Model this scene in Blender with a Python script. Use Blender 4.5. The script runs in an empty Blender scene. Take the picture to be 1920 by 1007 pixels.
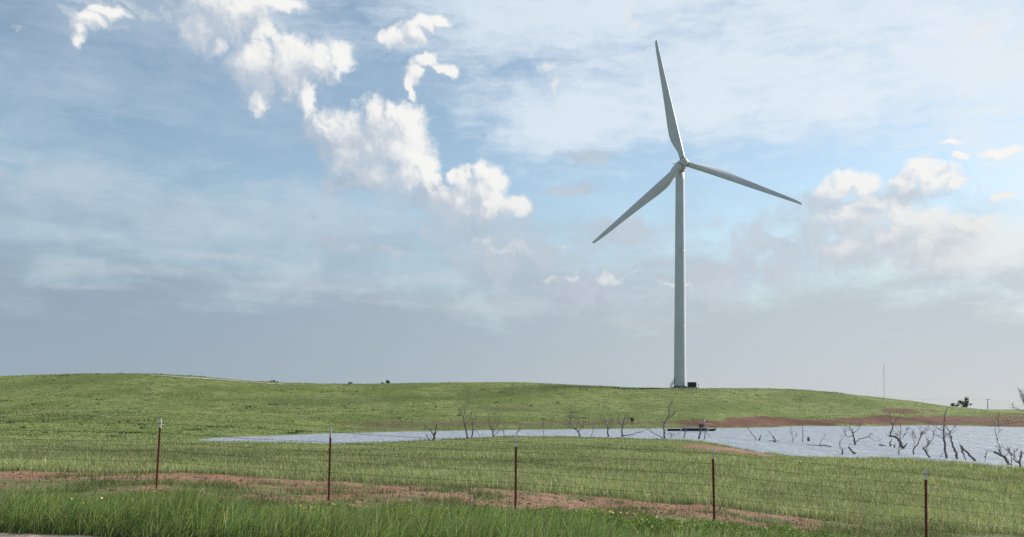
import bpy, math, random
import numpy as np

R = math.radians
F = 1700.0            # focal length in photo pixels (1920 wide)
HY = 770.0            # eye level row
EZ = 1.75             # eye height above the road
SC = bpy.context.scene
COL = SC.collection

# ------------------------------------------------------------------ camera
cam = bpy.data.cameras.new('camera')
cam.lens = F / 1920.0 * 36.0
cam.sensor_width = 36.0
cam.shift_y = (HY - 503.5) / 1920.0
cam.clip_start = 0.1
cam.clip_end = 20000.0
cam_o = bpy.data.objects.new('camera', cam)
cam_o.location = (0, 0, EZ)
cam_o.rotation_euler = (R(90), 0, 0)
COL.objects.link(cam_o)
SC.camera = cam_o

EXPO = 0.75                         # view exposure; the sky is dimmed to match
SUN_AZ, SUN_EL = R(60), R(32)      # to the right of the view axis, above the horizon

# ------------------------------------------------------------------ node expression helper
class E:
    def __init__(s, nt, sock): s.nt, s.k = nt, sock
    def _m(s, op, *args, clamp=False):
        n = s.nt.nodes.new('ShaderNodeMath'); n.operation = op; n.use_clamp = clamp
        for i, a in enumerate(args):
            if isinstance(a, E): s.nt.links.new(a.k, n.inputs[i])
            else: n.inputs[i].default_value = a
        return E(s.nt, n.outputs[0])
    def __add__(s, o): return s._m('ADD', s, o)
    __radd__ = __add__
    def __sub__(s, o): return s._m('SUBTRACT', s, o)
    def __rsub__(s, o): return s._m('SUBTRACT', o, s)
    def __mul__(s, o): return s._m('MULTIPLY', s, o)
    __rmul__ = __mul__
    def __truediv__(s, o): return s._m('DIVIDE', s, o)
    def __rtruediv__(s, o): return s._m('DIVIDE', o, s)
    def __pow__(s, o): return s._m('POWER', s, o)
    def max(s, o): return s._m('MAXIMUM', s, o)
    def min(s, o): return s._m('MINIMUM', s, o)
    def clamp(s): return s._m('ADD', s, 0.0, clamp=True)
    def step(s, lo, hi, t0=0.0, t1=1.0, smooth=True):
        n = s.nt.nodes.new('ShaderNodeMapRange')
        n.interpolation_type = 'SMOOTHSTEP' if smooth else 'LINEAR'
        s.nt.links.new(s.k, n.inputs[0])
        for i, v in enumerate((lo, hi, t0, t1)):
            if isinstance(v, E): s.nt.links.new(v.k, n.inputs[1 + i])
            else: n.inputs[1 + i].default_value = v
        return E(s.nt, n.outputs[0])

def vmath(nt, op, *args):
    n = nt.nodes.new('ShaderNodeVectorMath'); n.operation = op
    for i, a in enumerate(args):
        if isinstance(a, E): nt.links.new(a.k, n.inputs[i])
        else: n.inputs[i].default_value = a
    return E(nt, n.outputs['Value' if op in ('LENGTH', 'DOT_PRODUCT') else 0])

def combine(nt, x, y, z):
    n = nt.nodes.new('ShaderNodeCombineXYZ')
    for i, a in enumerate((x, y, z)):
        if isinstance(a, E): nt.links.new(a.k, n.inputs[i])
        else: n.inputs[i].default_value = a
    return E(nt, n.outputs[0])

def sep(nt, v):
    n = nt.nodes.new('ShaderNodeSeparateXYZ'); nt.links.new(v.k, n.inputs[0])
    return [E(nt, o) for o in n.outputs]

def noise(nt, v, scale, detail=6, rough=0.55, lac=2.0, dist=0.0, color=False, dim='3D'):
    n = nt.nodes.new('ShaderNodeTexNoise'); n.noise_dimensions = dim
    nt.links.new(v.k, n.inputs['Vector'])
    n.inputs['Scale'].default_value = scale; n.inputs['Detail'].default_value = detail
    n.inputs['Roughness'].default_value = rough; n.inputs['Lacunarity'].default_value = lac
    n.inputs['Distortion'].default_value = dist
    return E(nt, n.outputs['Color' if color else 0])

def voro(nt, v, scale, detail=1, rough=0.5, dim='2D'):
    n = nt.nodes.new('ShaderNodeTexVoronoi'); n.voronoi_dimensions = dim; n.feature = 'F1'
    nt.links.new(v.k, n.inputs['Vector'])
    n.inputs['Scale'].default_value = scale; n.inputs['Detail'].default_value = detail
    n.inputs['Roughness'].default_value = rough
    n.normalize = True
    return E(nt, n.outputs['Distance'])

def mixc(nt, f, a, b, mode='MIX'):
    n = nt.nodes.new('ShaderNodeMix'); n.data_type = 'RGBA'; n.blend_type = mode
    if isinstance(f, E): nt.links.new(f.k, n.inputs[0])
    else: n.inputs[0].default_value = f
    for s, i in ((a, 6), (b, 7)):
        if isinstance(s, E): nt.links.new(s.k, n.inputs[i])
        else: n.inputs[i].default_value = (*s, 1) if len(s) == 3 else s
    return E(nt, n.outputs[2])

# ------------------------------------------------------------------ sky
def build_world():
    w = bpy.data.worlds.new('World'); SC.world = w; w.use_nodes = True
    nt = w.node_tree; nt.nodes.clear()
    tc = nt.nodes.new('ShaderNodeTexCoord')
    d = vmath(nt, 'NORMALIZE', E(nt, tc.outputs['Generated']))
    x, y, z = sep(nt, d)
    az = x._m('ARCTAN2', x, y) * 17.0            # units: 100 photo pixels near the axis
    el = z._m('ARCSINE', z) * 17.0
    P = combine(nt, az, el, 0.0)
    def ang(px, py, rx, ry):
        u = (px - 960) / F; v = (HY - py) / F
        a = math.atan(u) * 17.0; e = math.atan(v / math.hypot(1, u)) * 17.0
        return a, e, rx / 100.0 / (1 + u * u), ry / 100.0 / math.sqrt(1 + u * u)
    def blobs(Pv, lst, k=0.25):
        cur = None
        for b in lst:
            a, e, ra, re = ang(*b[:4])
            off = vmath(nt, 'MULTIPLY_ADD', Pv, (1 / ra, 1 / re, 0), (-a / ra, -e / re, 0))
            L = vmath(nt, 'LENGTH', off)
            if cur is None: cur = L
            else:
                n = nt.nodes.new('ShaderNodeMath'); n.operation = 'SMOOTH_MIN'
                nt.links.new(cur.k, n.inputs[0]); nt.links.new(L.k, n.inputs[1]); n.inputs[2].default_value = k
                cur = E(nt, n.outputs[0])
        return cur
    # --- clear air
    sky = nt.nodes.new('ShaderNodeTexSky'); sky.sky_type = 'NISHITA'; sky.sun_disc = False
    sky.sun_elevation = SUN_EL; sky.sun_rotation = SUN_AZ
    sky.altitude = 500; sky.air_density = 1.0; sky.dust_density = 0.6; sky.ozone_density = 1.6
    base = E(nt, sky.outputs[0])
    base = vmath(nt, 'MULTIPLY', base, SKY_MUL)
    right = az.step(-7.0, 9.0)
    def nz(v, scale, detail, rough=0.55, **k): return noise(nt, v, scale, detail, rough, dim='2D', **k)
    # --- thin high cloud, streaked in plan
    den = z.max(0.0) + 0.10
    pl = combine(nt, x / den, y / den * 0.55, 0.0)
    wv = nz(pl, 0.8, 2, color=True)
    wv = vmath(nt, 'MULTIPLY_ADD', wv, (0.9, 0.9, 0.0), (-0.45, -0.45, 0.0))
    pl2 = vmath(nt, 'ADD', pl, wv)
    rot = nt.nodes.new('ShaderNodeVectorRotate'); rot.rotation_type = 'Z_AXIS'
    nt.links.new(pl2.k, rot.inputs['Vector']); rot.inputs['Angle'].default_value = R(-14)
    pls = vmath(nt, 'MULTIPLY', E(nt, rot.outputs[0]), (0.55, 2.1, 1.0))
    st1 = nz(pls, 1.1, 6, 0.62)
    wp = vmath(nt, 'MULTIPLY_ADD', nz(P, 1.3, 4, 0.6, color=True), (1, 1, 0), (-0.5, -0.5, 0))     # one warp for all layers
    Ps = vmath(nt, 'MULTIPLY_ADD', P, (1.0, 2.6, 1.0), vmath(nt, 'MULTIPLY', wp, (0.8, 0.8, 0)))
    st2 = nz(Ps, 0.55, 7, 0.60)
    Pw = vmath(nt, 'MULTIPLY_ADD', wp, (0.9, 0.7, 0), P)
    veil_d = blobs(vmath(nt, 'MULTIPLY_ADD', wp, (1.8, 0.6, 0), P),
        [(1060, 215, 190, 72), (1330, 140, 360, 140), (1560, 180, 300, 80), (1800, 100, 400, 150), (1100, 30, 380, 80), (1600, 20, 500, 120), (2150, 160, 400, 240)], 0.4)
    st3 = nz(vmath(nt, 'MULTIPLY', Ps, (0.8, 1.6, 1.0)), 1.7, 6, 0.66)
    veil = ((1.28 - veil_d) * 1.1 + (st2 - 0.5) * 1.5 + (st1 - 0.5) * 1.1 + (st3 - 0.5) * 0.9).step(-0.25, 1.15)
    gen = (st1 * 0.50 + st2 * 0.38 + st3 * 0.12 + 0.16 * (el.step(1.5, 9.0) - 0.5)).step(0.40, 0.74)
    c = mixc(nt, gen * 0.38, base, (0.66, 0.76, 0.85))
    c = mixc(nt, veil * 0.86, c, mixc(nt, right, (0.70, 0.80, 0.90), (0.80, 0.87, 0.93)))
    # low pale sheet on the left
    shl = blobs(P, [(330, 400, 560, 95), (640, 430, 300, 80), (100, 360, 300, 60)], 0.4)
    sht = ((1.1 - shl) + (st2 - 0.5) * 2.2 + (st1 - 0.5) * 1.0 + (st3 - 0.5) * 0.8).step(0.0, 1.2)
    c = mixc(nt, sht * 0.6, c, (0.52, 0.61, 0.69))
    # --- low haze deck: grey-blue to the left, pale to the right, cream break at far right
    wob = (st2 - 0.5) * 2.6 + (st1 - 0.5) * 1.2
    hz = (el + wob).step(4.1, 1.5)
    hcol = mixc(nt, az.step(-9.0, 8.5), HAZE_L, HAZE_R)
    c = mixc(nt, hz * 0.93, c, hcol)
    cream_d = blobs(P, [(1860, 470, 260, 70), (2150, 440, 350, 110)], 0.3)
    cream = ((1.15 - cream_d) + (st2 - 0.5) * 1.2).step(0.0, 1.0) * (el + (st1 - 0.5) * 0.7).step(1.95, 2.45)
    c = mixc(nt, cream * 0.85, c, (0.82, 0.85, 0.85))
    bars = blobs(P, [(250, 505, 210, 16), (600, 540, 170, 26), (690, 565, 90, 14), (180, 540, 120, 9), (820, 520, 80, 8), (420, 480, 90, 10),
                     (980, 575, 200, 20), (1180, 600, 130, 14), (930, 460, 60, 22), (1040, 470, 30, 12), (1250, 545, 60, 7)], 0.3)
    bt = ((1.3 - bars) + (st2 - 0.5) * 2.6 + (st1 - 0.5)).step(0.0, 1.5)
    c = mixc(nt, bt * 0.45, c, (0.56, 0.60, 0.655))
    # --- soft grey cloud
    gd = blobs(Pw, [(890, 425, 130, 60), (960, 485, 170, 65), (1090, 540, 150, 45), (640, 462, 70, 13), (735, 463, 42, 14), (585, 416, 22, 5),
                    (1090, 297, 85, 17), (1080, 356, 75, 14), (1470, 460, 150, 70), (1380, 510, 170, 65), (625, 262, 75, 52), (1160, 440, 110, 45),
                    (665, 340, 70, 34), (1560, 385, 90, 25), (1700, 365, 120, 20), (800, 380, 70, 30)], 0.35)
    gn = nz(Pw, 1.9, 6, 0.62) - 0.5
    ga = ((1.0 - gd) + gn * 2.2).step(-0.15, 0.9)
    gcol = mixc(nt, right, (0.40, 0.475, 0.575), (0.53, 0.585, 0.655))
    gcol = mixc(nt, (gn * 3.5 + 0.35).clamp() * 0.6, gcol, (0.60, 0.655, 0.72))
    c = mixc(nt, ga * 0.82, c, gcol)
    # --- small bright scraps inside the haze
    sc_d = blobs(Pw, [(1030, 520, 38, 9), (1072, 518, 14, 9), (1150, 526, 24, 11), (1198, 515, 22, 9), (1255, 541, 30, 6), (905, 440, 30, 14), (950, 462, 30, 14),
                      (1050, 462, 18, 12), (1290, 541, 20, 4), (250, 20, 90, 14), (1705, 267, 12, 5), (1050, 150, 14, 18), (1035, 130, 10, 8), (1950, 300, 60, 9), (45, 58, 24, 8), (1172, 12, 16, 22), (1190, 30, 10, 10), (1900, 95, 40, 30), (1830, 60, 40, 20), (170, 45, 70, 24)], 0.2)
    sa = ((1.0 - sc_d) + gn * 3.0).step(-0.1, 1.3)
    c = mixc(nt, sa * 0.70, c, (0.80, 0.82, 0.83))
    # --- cumulus: centre x, y, half width, half height
    CU = [(430, 18, 82, 48), (374, 50, 30, 36), (482, 38, 30, 42), (410, 84, 18, 13), (525, 3, 40, 13),
          (480, 128, 44, 46), (540, 122, 46, 40), (598, 116, 36, 32), (638, 106, 20, 20), (552, 145, 34, 32), (576, 188, 19, 32), (482, 190, 20, 20),
          (742, 76, 32, 14), (775, 66, 22, 17), (796, 48, 18, 13), (822, 42, 18, 8), (795, 116, 17, 13), (782, 137, 12, 18), (772, 166, 7, 22), (834, 132, 18, 9),
          (740, 211, 36, 23), (710, 240, 46, 40), (766, 236, 30, 32), (690, 272, 38, 36), (740, 272, 52, 42), (772, 292, 32, 40), (796, 314, 26, 25), (760, 332, 48, 27), (811, 342, 20, 20),
          (640, 250, 42, 34), (655, 290, 38, 30), (700, 315, 40, 28),
          (845, 331, 12, 14), (870, 347, 22, 28), (915, 326, 22, 18), (931, 345, 21, 17), (905, 362, 30, 28), (862, 378, 38, 25), (920, 387, 34, 24), (970, 386, 18, 15), (830, 372, 26, 24),
          (1590, 340, 26, 17), (1616, 345, 25, 18), (1560, 362, 30, 18), (1720, 320, 34, 17), (1750, 335, 40, 19), (1690, 346, 36, 17), (1792, 346, 20, 11),
          (1640, 387, 62, 18), (1600, 412, 52, 26), (1682, 402, 46, 28), (1732, 420, 46, 26), (1660, 450, 72, 36), (1742, 460, 72, 40), (1600, 470, 62, 34), (1802, 430, 50, 20), (1842, 411, 32, 8),
          (1780, 271, 22, 5), (1872, 288, 34, 8), (1800, 298, 14, 5), (1887, 367, 18, 6), (152, 62, 10, 18), (165, 40, 28, 14), (205, 28, 36, 9)]
    L = (0.80, 0.60)
    wq = vmath(nt, 'MULTIPLY', wp, (0.46, 0.42, 0))
    def cum(Pv, far=False):
        Pq = vmath(nt, 'ADD', Pv, wq)
        fd = blobs(Pq, CU, 0.30)
        h = (1.0 - fd).max(-1.6) + (nz(Pq, 2.6, 2 if far else 6, 0.58) - 0.5) * 1.45
        if not far: h = h + (0.42 - voro(nt, Pq, 4.6, 2.0, 0.55)) * 0.62
        return h
    h0 = cum(P)
    h1 = cum(vmath(nt, 'ADD', P, (0.07 * L[0], 0.07 * L[1], 0)))
    h2 = cum(vmath(nt, 'ADD', P, (0.34 * L[0], 0.34 * L[1], 0)), True)
    mass = (1.25 - blobs(vmath(nt, 'ADD', P, (0.62 * L[0], 0.55 * L[1], 0)), CU, 0.30)).clamp()       # cloud standing between here and the sun
    lit = (h0 - h1) * 0.42 + (h0 - h2) * 0.34 + 0.47 - mass * 0.42
    edge = lit.step(0.0, 0.80, 1.15, 0.80)
    ca = ((h0 + 0.50) / edge).step(0.0, 1.0)
    shade = mixc(nt, right, (0.53, 0.595, 0.685), (0.62, 0.675, 0.74))
    ccol = mixc(nt, lit.step(-0.05, 0.92), shade, (0.95, 0.94, 0.91))
    ccol = mixc(nt, el.step(4.6, 2.0) * 0.45, ccol, hcol)        # lower clouds sink into the haze deck
    c = mixc(nt, ca * 0.94, c, ccol)
    # ground side of the dome
    c = mixc(nt, el.step(-0.3, -1.5), c, (0.10, 0.12, 0.06))
    bg = nt.nodes.new('ShaderNodeBackground'); nt.links.new(c.k, bg.inputs[0]); bg.inputs[1].default_value = 2 ** -EXPO
    out = nt.nodes.new('ShaderNodeOutputWorld'); nt.links.new(bg.outputs[0], out.inputs[0])
    w.cycles.sampling_method = 'MANUAL'; w.cycles.sample_map_resolution = 512

SKY_MUL = (0.166, 0.157, 0.134)
HAZE_L, HAZE_R = (0.290, 0.372, 0.470), (0.505, 0.558, 0.615)
build_world()

sl = bpy.data.lights.new('sun', 'SUN'); sl.energy = 4.8; sl.angle = R(9.0); sl.color = (1.0, 0.93, 0.82)
so = bpy.data.objects.new('sun', sl); COL.objects.link(so)
so.rotation_euler = (math.pi / 2 - SUN_EL, 0, math.pi - SUN_AZ)

SC.view_settings.view_transform = 'Standard'
SC.view_settings.look = 'None'
SC.view_settings.exposure = EXPO
SC.view_settings.gamma = 1.0
SC.render.engine = 'CYCLES'
SC.cycles.use_denoising = False
SC.cycles.use_adaptive_sampling = True
SC.cycles.adaptive_threshold = 0.006
SC.cycles.adaptive_min_samples = 10
SC.cycles.max_bounces = 6
SC.cycles.sample_clamp_direct = 5.0
SC.cycles.sample_clamp_indirect = 4.0
SC.cycles.transparent_max_bounces = 8
SC.cycles.caustics_reflective = False
SC.cycles.caustics_refractive = False
#@@END_TOP

# ================================================================== helpers
rng = np.random.default_rng(7)
random.seed(7)

def tag(o, label=None, cat=None, group=None, kind=None):
    for k, v in (('label', label), ('category', cat), ('group', group), ('kind', kind)):
        if v: o[k] = v
    return o

def empty(name, loc, rz=0.0):
    o = bpy.data.objects.new(name, None); COL.objects.link(o)
    o.location = loc; o.rotation_euler = (0, 0, rz); o.empty_display_size = 0.2
    return o

def mesh_np(name, V, faces, mat, parent=None, smooth=False, attrs=None):
    """V (n,3); faces: list of int arrays (m,k). One mesh object."""
    me = bpy.data.meshes.new(name)
    V = np.asarray(V, np.float32)
    me.vertices.add(len(V)); me.vertices.foreach_set('co', V.ravel())
    fl = [np.asarray(f, np.int32) for f in faces if len(f)]
    tot = sum(f.size for f in fl); nf = sum(len(f) for f in fl)
    me.loops.add(tot); me.loops.foreach_set('vertex_index', np.concatenate([f.ravel() for f in fl]))
    starts = []; p = 0
    for f in fl:
        k = f.shape[1]; starts.append(p + np.arange(len(f)) * k); p += f.size
    me.polygons.add(nf); me.polygons.foreach_set('loop_start', np.concatenate(starts).astype(np.int32))
    me.polygons.foreach_set('use_smooth', np.full(nf, smooth, bool))
    for an, (typ, arr) in (attrs or {}).items():
        a = me.attributes.new(an, typ, 'POINT')
        arr = np.asarray(arr, np.float32)
        a.data.foreach_set('color' if typ == 'FLOAT_COLOR' else 'value', arr.ravel())
    me.update(calc_edges=True); me.validate()
    me.materials.append(mat)
    o = bpy.data.objects.new(name, me); COL.objects.link(o)
    if parent is not None: o.parent = parent
    return o

class MB:
    """collects shapes, then builds one mesh object"""
    def __init__(s): s.v, s.t, s.q, s.n = [], [], [], 0
    def add(s, V, quads=(), tris=()):
        V = np.asarray(V, float); s.v.append(V)
        if len(quads): s.q.append(np.asarray(quads) + s.n)
        if len(tris): s.t.append(np.asarray(tris) + s.n)
        s.n += len(V); return s
    def box(s, c, size, rot=None, taper=1.0):
        hx, hy, hz = [k / 2 for k in size]
        V = np.array([(sx * hx * (taper if sz > 0 else 1), sy * hy * (taper if sz > 0 else 1), sz * hz) for sz in (-1, 1) for sy in (-1, 1) for sx in (-1, 1)])
        if rot is not None: V = V @ np.asarray(rot).T
        return s.add(V + np.asarray(c), [(0, 2, 3, 1), (4, 5, 7, 6), (0, 1, 5, 4), (2, 6, 7, 3), (0, 4, 6, 2), (1, 3, 7, 5)])
    def tube(s, pts, rad, seg=6, cap=True):
        P = np.asarray(pts, float); n = len(P); rad = np.broadcast_to(np.asarray(rad, float), (n,))
        T = np.gradient(P, axis=0); T /= np.linalg.norm(T, axis=1)[:, None] + 1e-12
        up = np.array([0, 1.0, 0]) if abs(T[0, 1]) < 0.9 else np.array([1.0, 0, 0])
        A = np.cross(T, up); A /= np.linalg.norm(A, axis=1)[:, None] + 1e-12
        B = np.cross(T, A)
        an = np.arange(seg) / seg * 2 * np.pi
        V = (P[:, None] + rad[:, None, None] * (A[:, None] * np.cos(an)[None, :, None] + B[:, None] * np.sin(an)[None, :, None])).reshape(-1, 3)
        i = np.arange(n - 1)[:, None] * seg; j = np.arange(seg)[None]; k = (j + 1) % seg
        Q = np.stack([i + j, i + k, i + seg + k, i + seg + j], -1).reshape(-1, 4)
        Tr = []
        if cap:
            V = np.vstack([V, P[0], P[-1]]); a, b = n * seg, n * seg + 1; l = (n - 1) * seg
            for q in range(seg):
                Tr += [(a, (q + 1) % seg, q), (b, l + q, l + (q + 1) % seg)]
        return s.add(V, Q, Tr)
    def lathe(s, prof, seg=32, c=(0, 0, 0)):
        prof = np.asarray(prof, float); an = np.arange(seg) / seg * 2 * np.pi; n = len(prof)
        V = np.stack([prof[:, :1] * np.cos(an), prof[:, :1] * np.sin(an), np.repeat(prof[:, 1:2], seg, 1)], -1).reshape(-1, 3) + np.asarray(c)
        i = np.arange(n - 1)[:, None] * seg; j = np.arange(seg)[None]; k = (j + 1) % seg
        return s.add(V, np.stack([i + j, i + k, i + seg + k, i + seg + j], -1).reshape(-1, 4))
    def build(s, name, mat, parent=None, smooth=False, bevel=0.0):
        f = []
        if s.q: f.append(np.concatenate(s.q))
        if s.t: f.append(np.concatenate(s.t))
        o = mesh_np(name, np.concatenate(s.v), f, mat, parent, smooth)
        if bevel:
            m = o.modifiers.new('bevel', 'BEVEL'); m.width = bevel; m.segments = 2; m.limit_method = 'ANGLE'
        return o

def _hash(ix, iy, seed):
    h = (ix.astype(np.int64) * 374761393 + iy.astype(np.int64) * 668265263 + seed * 1442695041) & 0xffffffff
    h = ((h ^ (h >> 13)) * 1274126177) & 0xffffffff
    return ((h ^ (h >> 16)) & 0xffff) / 65535.0
def vnoise(x, y, seed=0):
    ix, iy = np.floor(x), np.floor(y); fx, fy = x - ix, y - iy
    fx = fx * fx * (3 - 2 * fx); fy = fy * fy * (3 - 2 * fy)
    a, b = _hash(ix, iy, seed), _hash(ix + 1, iy, seed); c, d = _hash(ix, iy + 1, seed), _hash(ix + 1, iy + 1, seed)
    return (a * (1 - fx) + b * fx) * (1 - fy) + (c * (1 - fx) + d * fx) * fy
def fbm(x, y, oct=4, seed=0, rough=0.5):
    t, a, n = 0.0, 1.0, 0.0
    for k in range(oct):
        t = t + a * vnoise(x * 2 ** k + 17.3 * k, y * 2 ** k - 9.1 * k, seed + k); n += a; a *= rough
    return t / n
def sstep(a, b, x):
    t = np.clip((x - a) / (b - a), 0, 1); return t * t * (3 - 2 * t)

# ================================================================== materials
def material(name, color, rough=0.8, metal=0.0, var=0.0, scale=2.0, bump=0.0, bscale=20.0, color2=None, spec=0.3):
    m = bpy.data.materials.new(name); m.use_nodes = True; nt = m.node_tree
    b = nt.nodes['Principled BSDF']; b.inputs['Roughness'].default_value = rough; b.inputs['Metallic'].default_value = metal
    b.inputs['Specular IOR Level'].default_value = spec
    tc = nt.nodes.new('ShaderNodeTexCoord'); P = E(nt, tc.outputs['Object'])
    n = noise(nt, P, scale, 5, 0.6)
    c2 = color2 or tuple(k * (1 - var) for k in color)
    c = mixc(nt, n.step(0.35, 0.68), color, c2)
    nt.links.new(c.k, b.inputs['Base Color'])
    if bump:
        bn = nt.nodes.new('ShaderNodeBump'); bn.inputs['Strength'].default_value = bump; bn.inputs['Distance'].default_value = 0.02
        nt.links.new(noise(nt, P, bscale, 4, 0.6).k, bn.inputs['Height']); nt.links.new(bn.outputs[0], b.inputs['Normal'])
    return m

def leaf_material(name, transl=0.35, rough=0.55):
    m = bpy.data.materials.new(name); m.use_nodes = True; nt = m.node_tree
    b = nt.nodes['Principled BSDF']; b.inputs['Roughness'].default_value = rough; b.inputs['Specular IOR Level'].default_value = 0.25
    at = nt.nodes.new('ShaderNodeAttribute'); at.attribute_name = 'tint'
    nt.links.new(at.outputs['Color'], b.inputs['Base Color'])
    tr = nt.nodes.new('ShaderNodeBsdfTranslucent'); nt.links.new(at.outputs['Color'], tr.inputs['Color'])
    mx = nt.nodes.new('ShaderNodeMixShader'); mx.inputs[0].default_value = transl
    nt.links.new(b.outputs[0], mx.inputs[1]); nt.links.new(tr.outputs[0], mx.inputs[2])
    nt.links.new(mx.outputs[0], nt.nodes['Material Output'].inputs['Surface'])
    return m

M = {}
M['blade'] = leaf_material('grass_blade')
M['leaf'] = leaf_material('weed_leaf', 0.3, 0.5)
M['paint'] = material('turbine_paint', (0.57, 0.585, 0.63), 0.42, var=0.10, scale=0.25, spec=0.45)
M['paint_dirty'] = material('weathered_paint', (0.34, 0.33, 0.31), 0.6, var=0.4, scale=0.9)
M['dark'] = material('dark_steel', (0.06, 0.065, 0.07), 0.5, 0.4, var=0.3)
M['galv'] = material('galvanised_steel', (0.32, 0.33, 0.34), 0.45, 0.7, var=0.3, scale=8)
M['cabinet'] = material('cabinet_paint', (0.018, 0.028, 0.035), 0.45, var=0.3, scale=1.5)
M['concrete'] = material('concrete', (0.36, 0.34, 0.31), 0.9, var=0.3, scale=3, bump=0.3)
M['rust'] = material('post_red_primer', (0.25, 0.055, 0.032), 0.75, 0.0, scale=14, color2=(0.13, 0.036, 0.025), bump=0.4, bscale=60)
M['tip'] = material('post_white_tip', (0.86, 0.82, 0.72), 0.7, var=0.2, scale=20)
M['wire'] = material('fence_wire', (0.07, 0.065, 0.06), 0.6, 0.6, scale=15, color2=(0.09, 0.05, 0.035))
M['bark'] = material('dead_bark', (0.27, 0.245, 0.225), 0.9, scale=2.2, color2=(0.095, 0.082, 0.074), bump=0.8, bscale=9)
M['twig'] = material('dead_twig', (0.20, 0.185, 0.175), 0.9, scale=2.0, color2=(0.11, 0.10, 0.095))
M['white'] = material('white_paint', (0.62, 0.62, 0.60), 0.5, var=0.25, scale=3)
M['hull'] = material('dark_hull', (0.045, 0.055, 0.065), 0.5, var=0.4, scale=2)
M['deck'] = material('grey_deck_board', (0.20, 0.19, 0.175), 0.85, var=0.4, scale=4)
M['gravel'] = material('pale_gravel', (0.42, 0.38, 0.32), 0.95, var=0.35, scale=1.2)
M['petal'] = material('yellow_petal', (0.68, 0.55, 0.09), 0.6, scale=9, color2=(0.80, 0.70, 0.22))
M['cable'] = material('line_cable', (0.20, 0.20, 0.21), 0.8, var=0.2)
M['wood'] = material('pole_wood', (0.10, 0.085, 0.075), 0.9, var=0.4, scale=1.5)

# ================================================================== the land
WATER = -4.5          # relative to the eye
def zp(d, py): return -(py - HY) * d / F
COLS = [
 (-900, [(.5,-1.75),(12,-1.72),(25,-1.5),(60,zp(60,845)),(140,zp(140,815)),(200,zp(200,785)),(260,zp(260,750)),(310,zp(310,722)),(370,8),(600,5)]),
 (0,    [(.5,-1.75),(12,-1.70),(18,-1.62),(25,-1.69),(60,zp(60,843)),(110,zp(110,824)),(140,zp(140,812)),(200,zp(200,775)),(260,zp(260,738)),(310,zp(310,706)),(360,11.5),(600,6)]),
 (300,  [(.5,-1.75),(12,-1.72),(18.4,-1.61),(25,-1.75),(60,zp(60,845)),(105,zp(105,829)),(128,-4.30),(150,zp(150,815)),(200,zp(200,780)),(260,zp(260,738)),(310,zp(310,702)),(360,12),(600,6)]),
 (470,  [(.5,-1.75),(12,-1.73),(18.0,-1.74),(25,-1.87),(60,zp(60,847)),(105,zp(105,832)),(124,-4.42),(130,-4.7),(142,-5.0),(155,-4.7),(160,-4.4),(175,zp(175,803)),(200,zp(200,788)),(260,zp(260,746)),(310,zp(310,713)),(360,9),(600,4)]),
 (640,  [(.5,-1.75),(12,-1.75),(17.7,-1.85),(25,-1.97),(60,zp(60,850)),(100,zp(100,836)),(120,-4.42),(126,-4.7),(150,-6),(178,-4.7),(183,-4.4),(200,zp(200,800)),(240,zp(240,766)),(280,zp(280,739)),(310,zp(310,720)),(360,7.5),(600,4)]),
 (960,  [(.5,-1.75),(12,-1.78),(17,-1.95),(22,-2.05),(40,zp(40,870)),(80,zp(80,838)),(125,zp(125,822)),(150,-4.42),(155,-4.7),(175,-6),(209,-4.7),(214,-4.4),(226,zp(226,797)),(250,zp(250,775)),(280,zp(280,745)),(310,zp(310,718)),(360,8),(600,4)]),
 (1280, [(.5,-1.75),(10,-1.80),(16.4,-2.10),(20,-2.20),(40,zp(40,878)),(80,zp(80,840)),(115,zp(115,826)),(132,-4.40),(138,-4.7),(170,-6.2),(227,-4.7),(232,-4.4),(242,zp(242,790)),(270,zp(270,765)),(300,zp(300,739)),(324,8.1),(345,8.1),(380,6),(600,3)]),
 (1500, [(.5,-1.75),(10,-1.85),(15.9,-2.28),(20,-2.45),(40,zp(40,890)),(70,zp(70,862)),(86,-4.40),(92,-4.8),(150,-6.5),(258,-4.7),(264,-4.4),(272,zp(272,786)),(300,zp(300,765)),(330,zp(330,742)),(350,zp(350,730.5)),(400,6),(600,2)]),
 (1700, [(.5,-1.75),(10,-1.92),(15.6,-2.43),(20,-2.65),(40,zp(40,900)),(65,zp(65,873)),(79,-4.40),(85,-4.8),(150,-6.5),(269,-4.7),(276,-4.4),(290,zp(290,780)),(310,zp(310,767)),(340,zp(340,756)),(360,zp(360,750)),(420,2.5),(600,0)]),
 (1800, [(.5,-1.75),(10,-1.95),(15.4,-2.5),(20,-2.75),(40,zp(40,906)),(62,zp(62,880)),(74,-4.40),(80,-4.8),(150,-6.5),(262,-4.7),(270,-4.4),(290,zp(290,786)),(330,zp(330,772)),(370,zp(370,763)),(430,1.0),(800,1.0)]),
 (1920, [(.5,-1.75),(10,-2.0),(15.2,-2.6),(20,-2.85),(40,zp(40,912)),(60,zp(60,886)),(68,-4.40),(74,-4.8),(150,-6.5),(238,-4.7),(247,-4.4),(270,zp(270,788)),(330,zp(330,777)),(420,zp(420,771)),(800,1.0)]),
 (2350, [(.5,-1.75),(10,-2.1),(15,-2.8),(20,-3.0),(40,-3.8),(54,-4.40),(60,-4.8),(110,-5.5),(150,-4.7),(160,-4.4),(220,-2.5),(330,-1.0),(420,0.0),(800,1.0)]),
 (2900, [(.5,-1.75),(15,-2.6),(30,-3.2),(80,-3.6),(150,-3.3),(250,-2.0),(420,0.0),(800,1.0)]),
]
TH = np.array([math.atan((c - 960) / F) for c, _ in COLS])
RG = np.exp(np.linspace(math.log(0.5), math.log(9000), 900))
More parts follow.
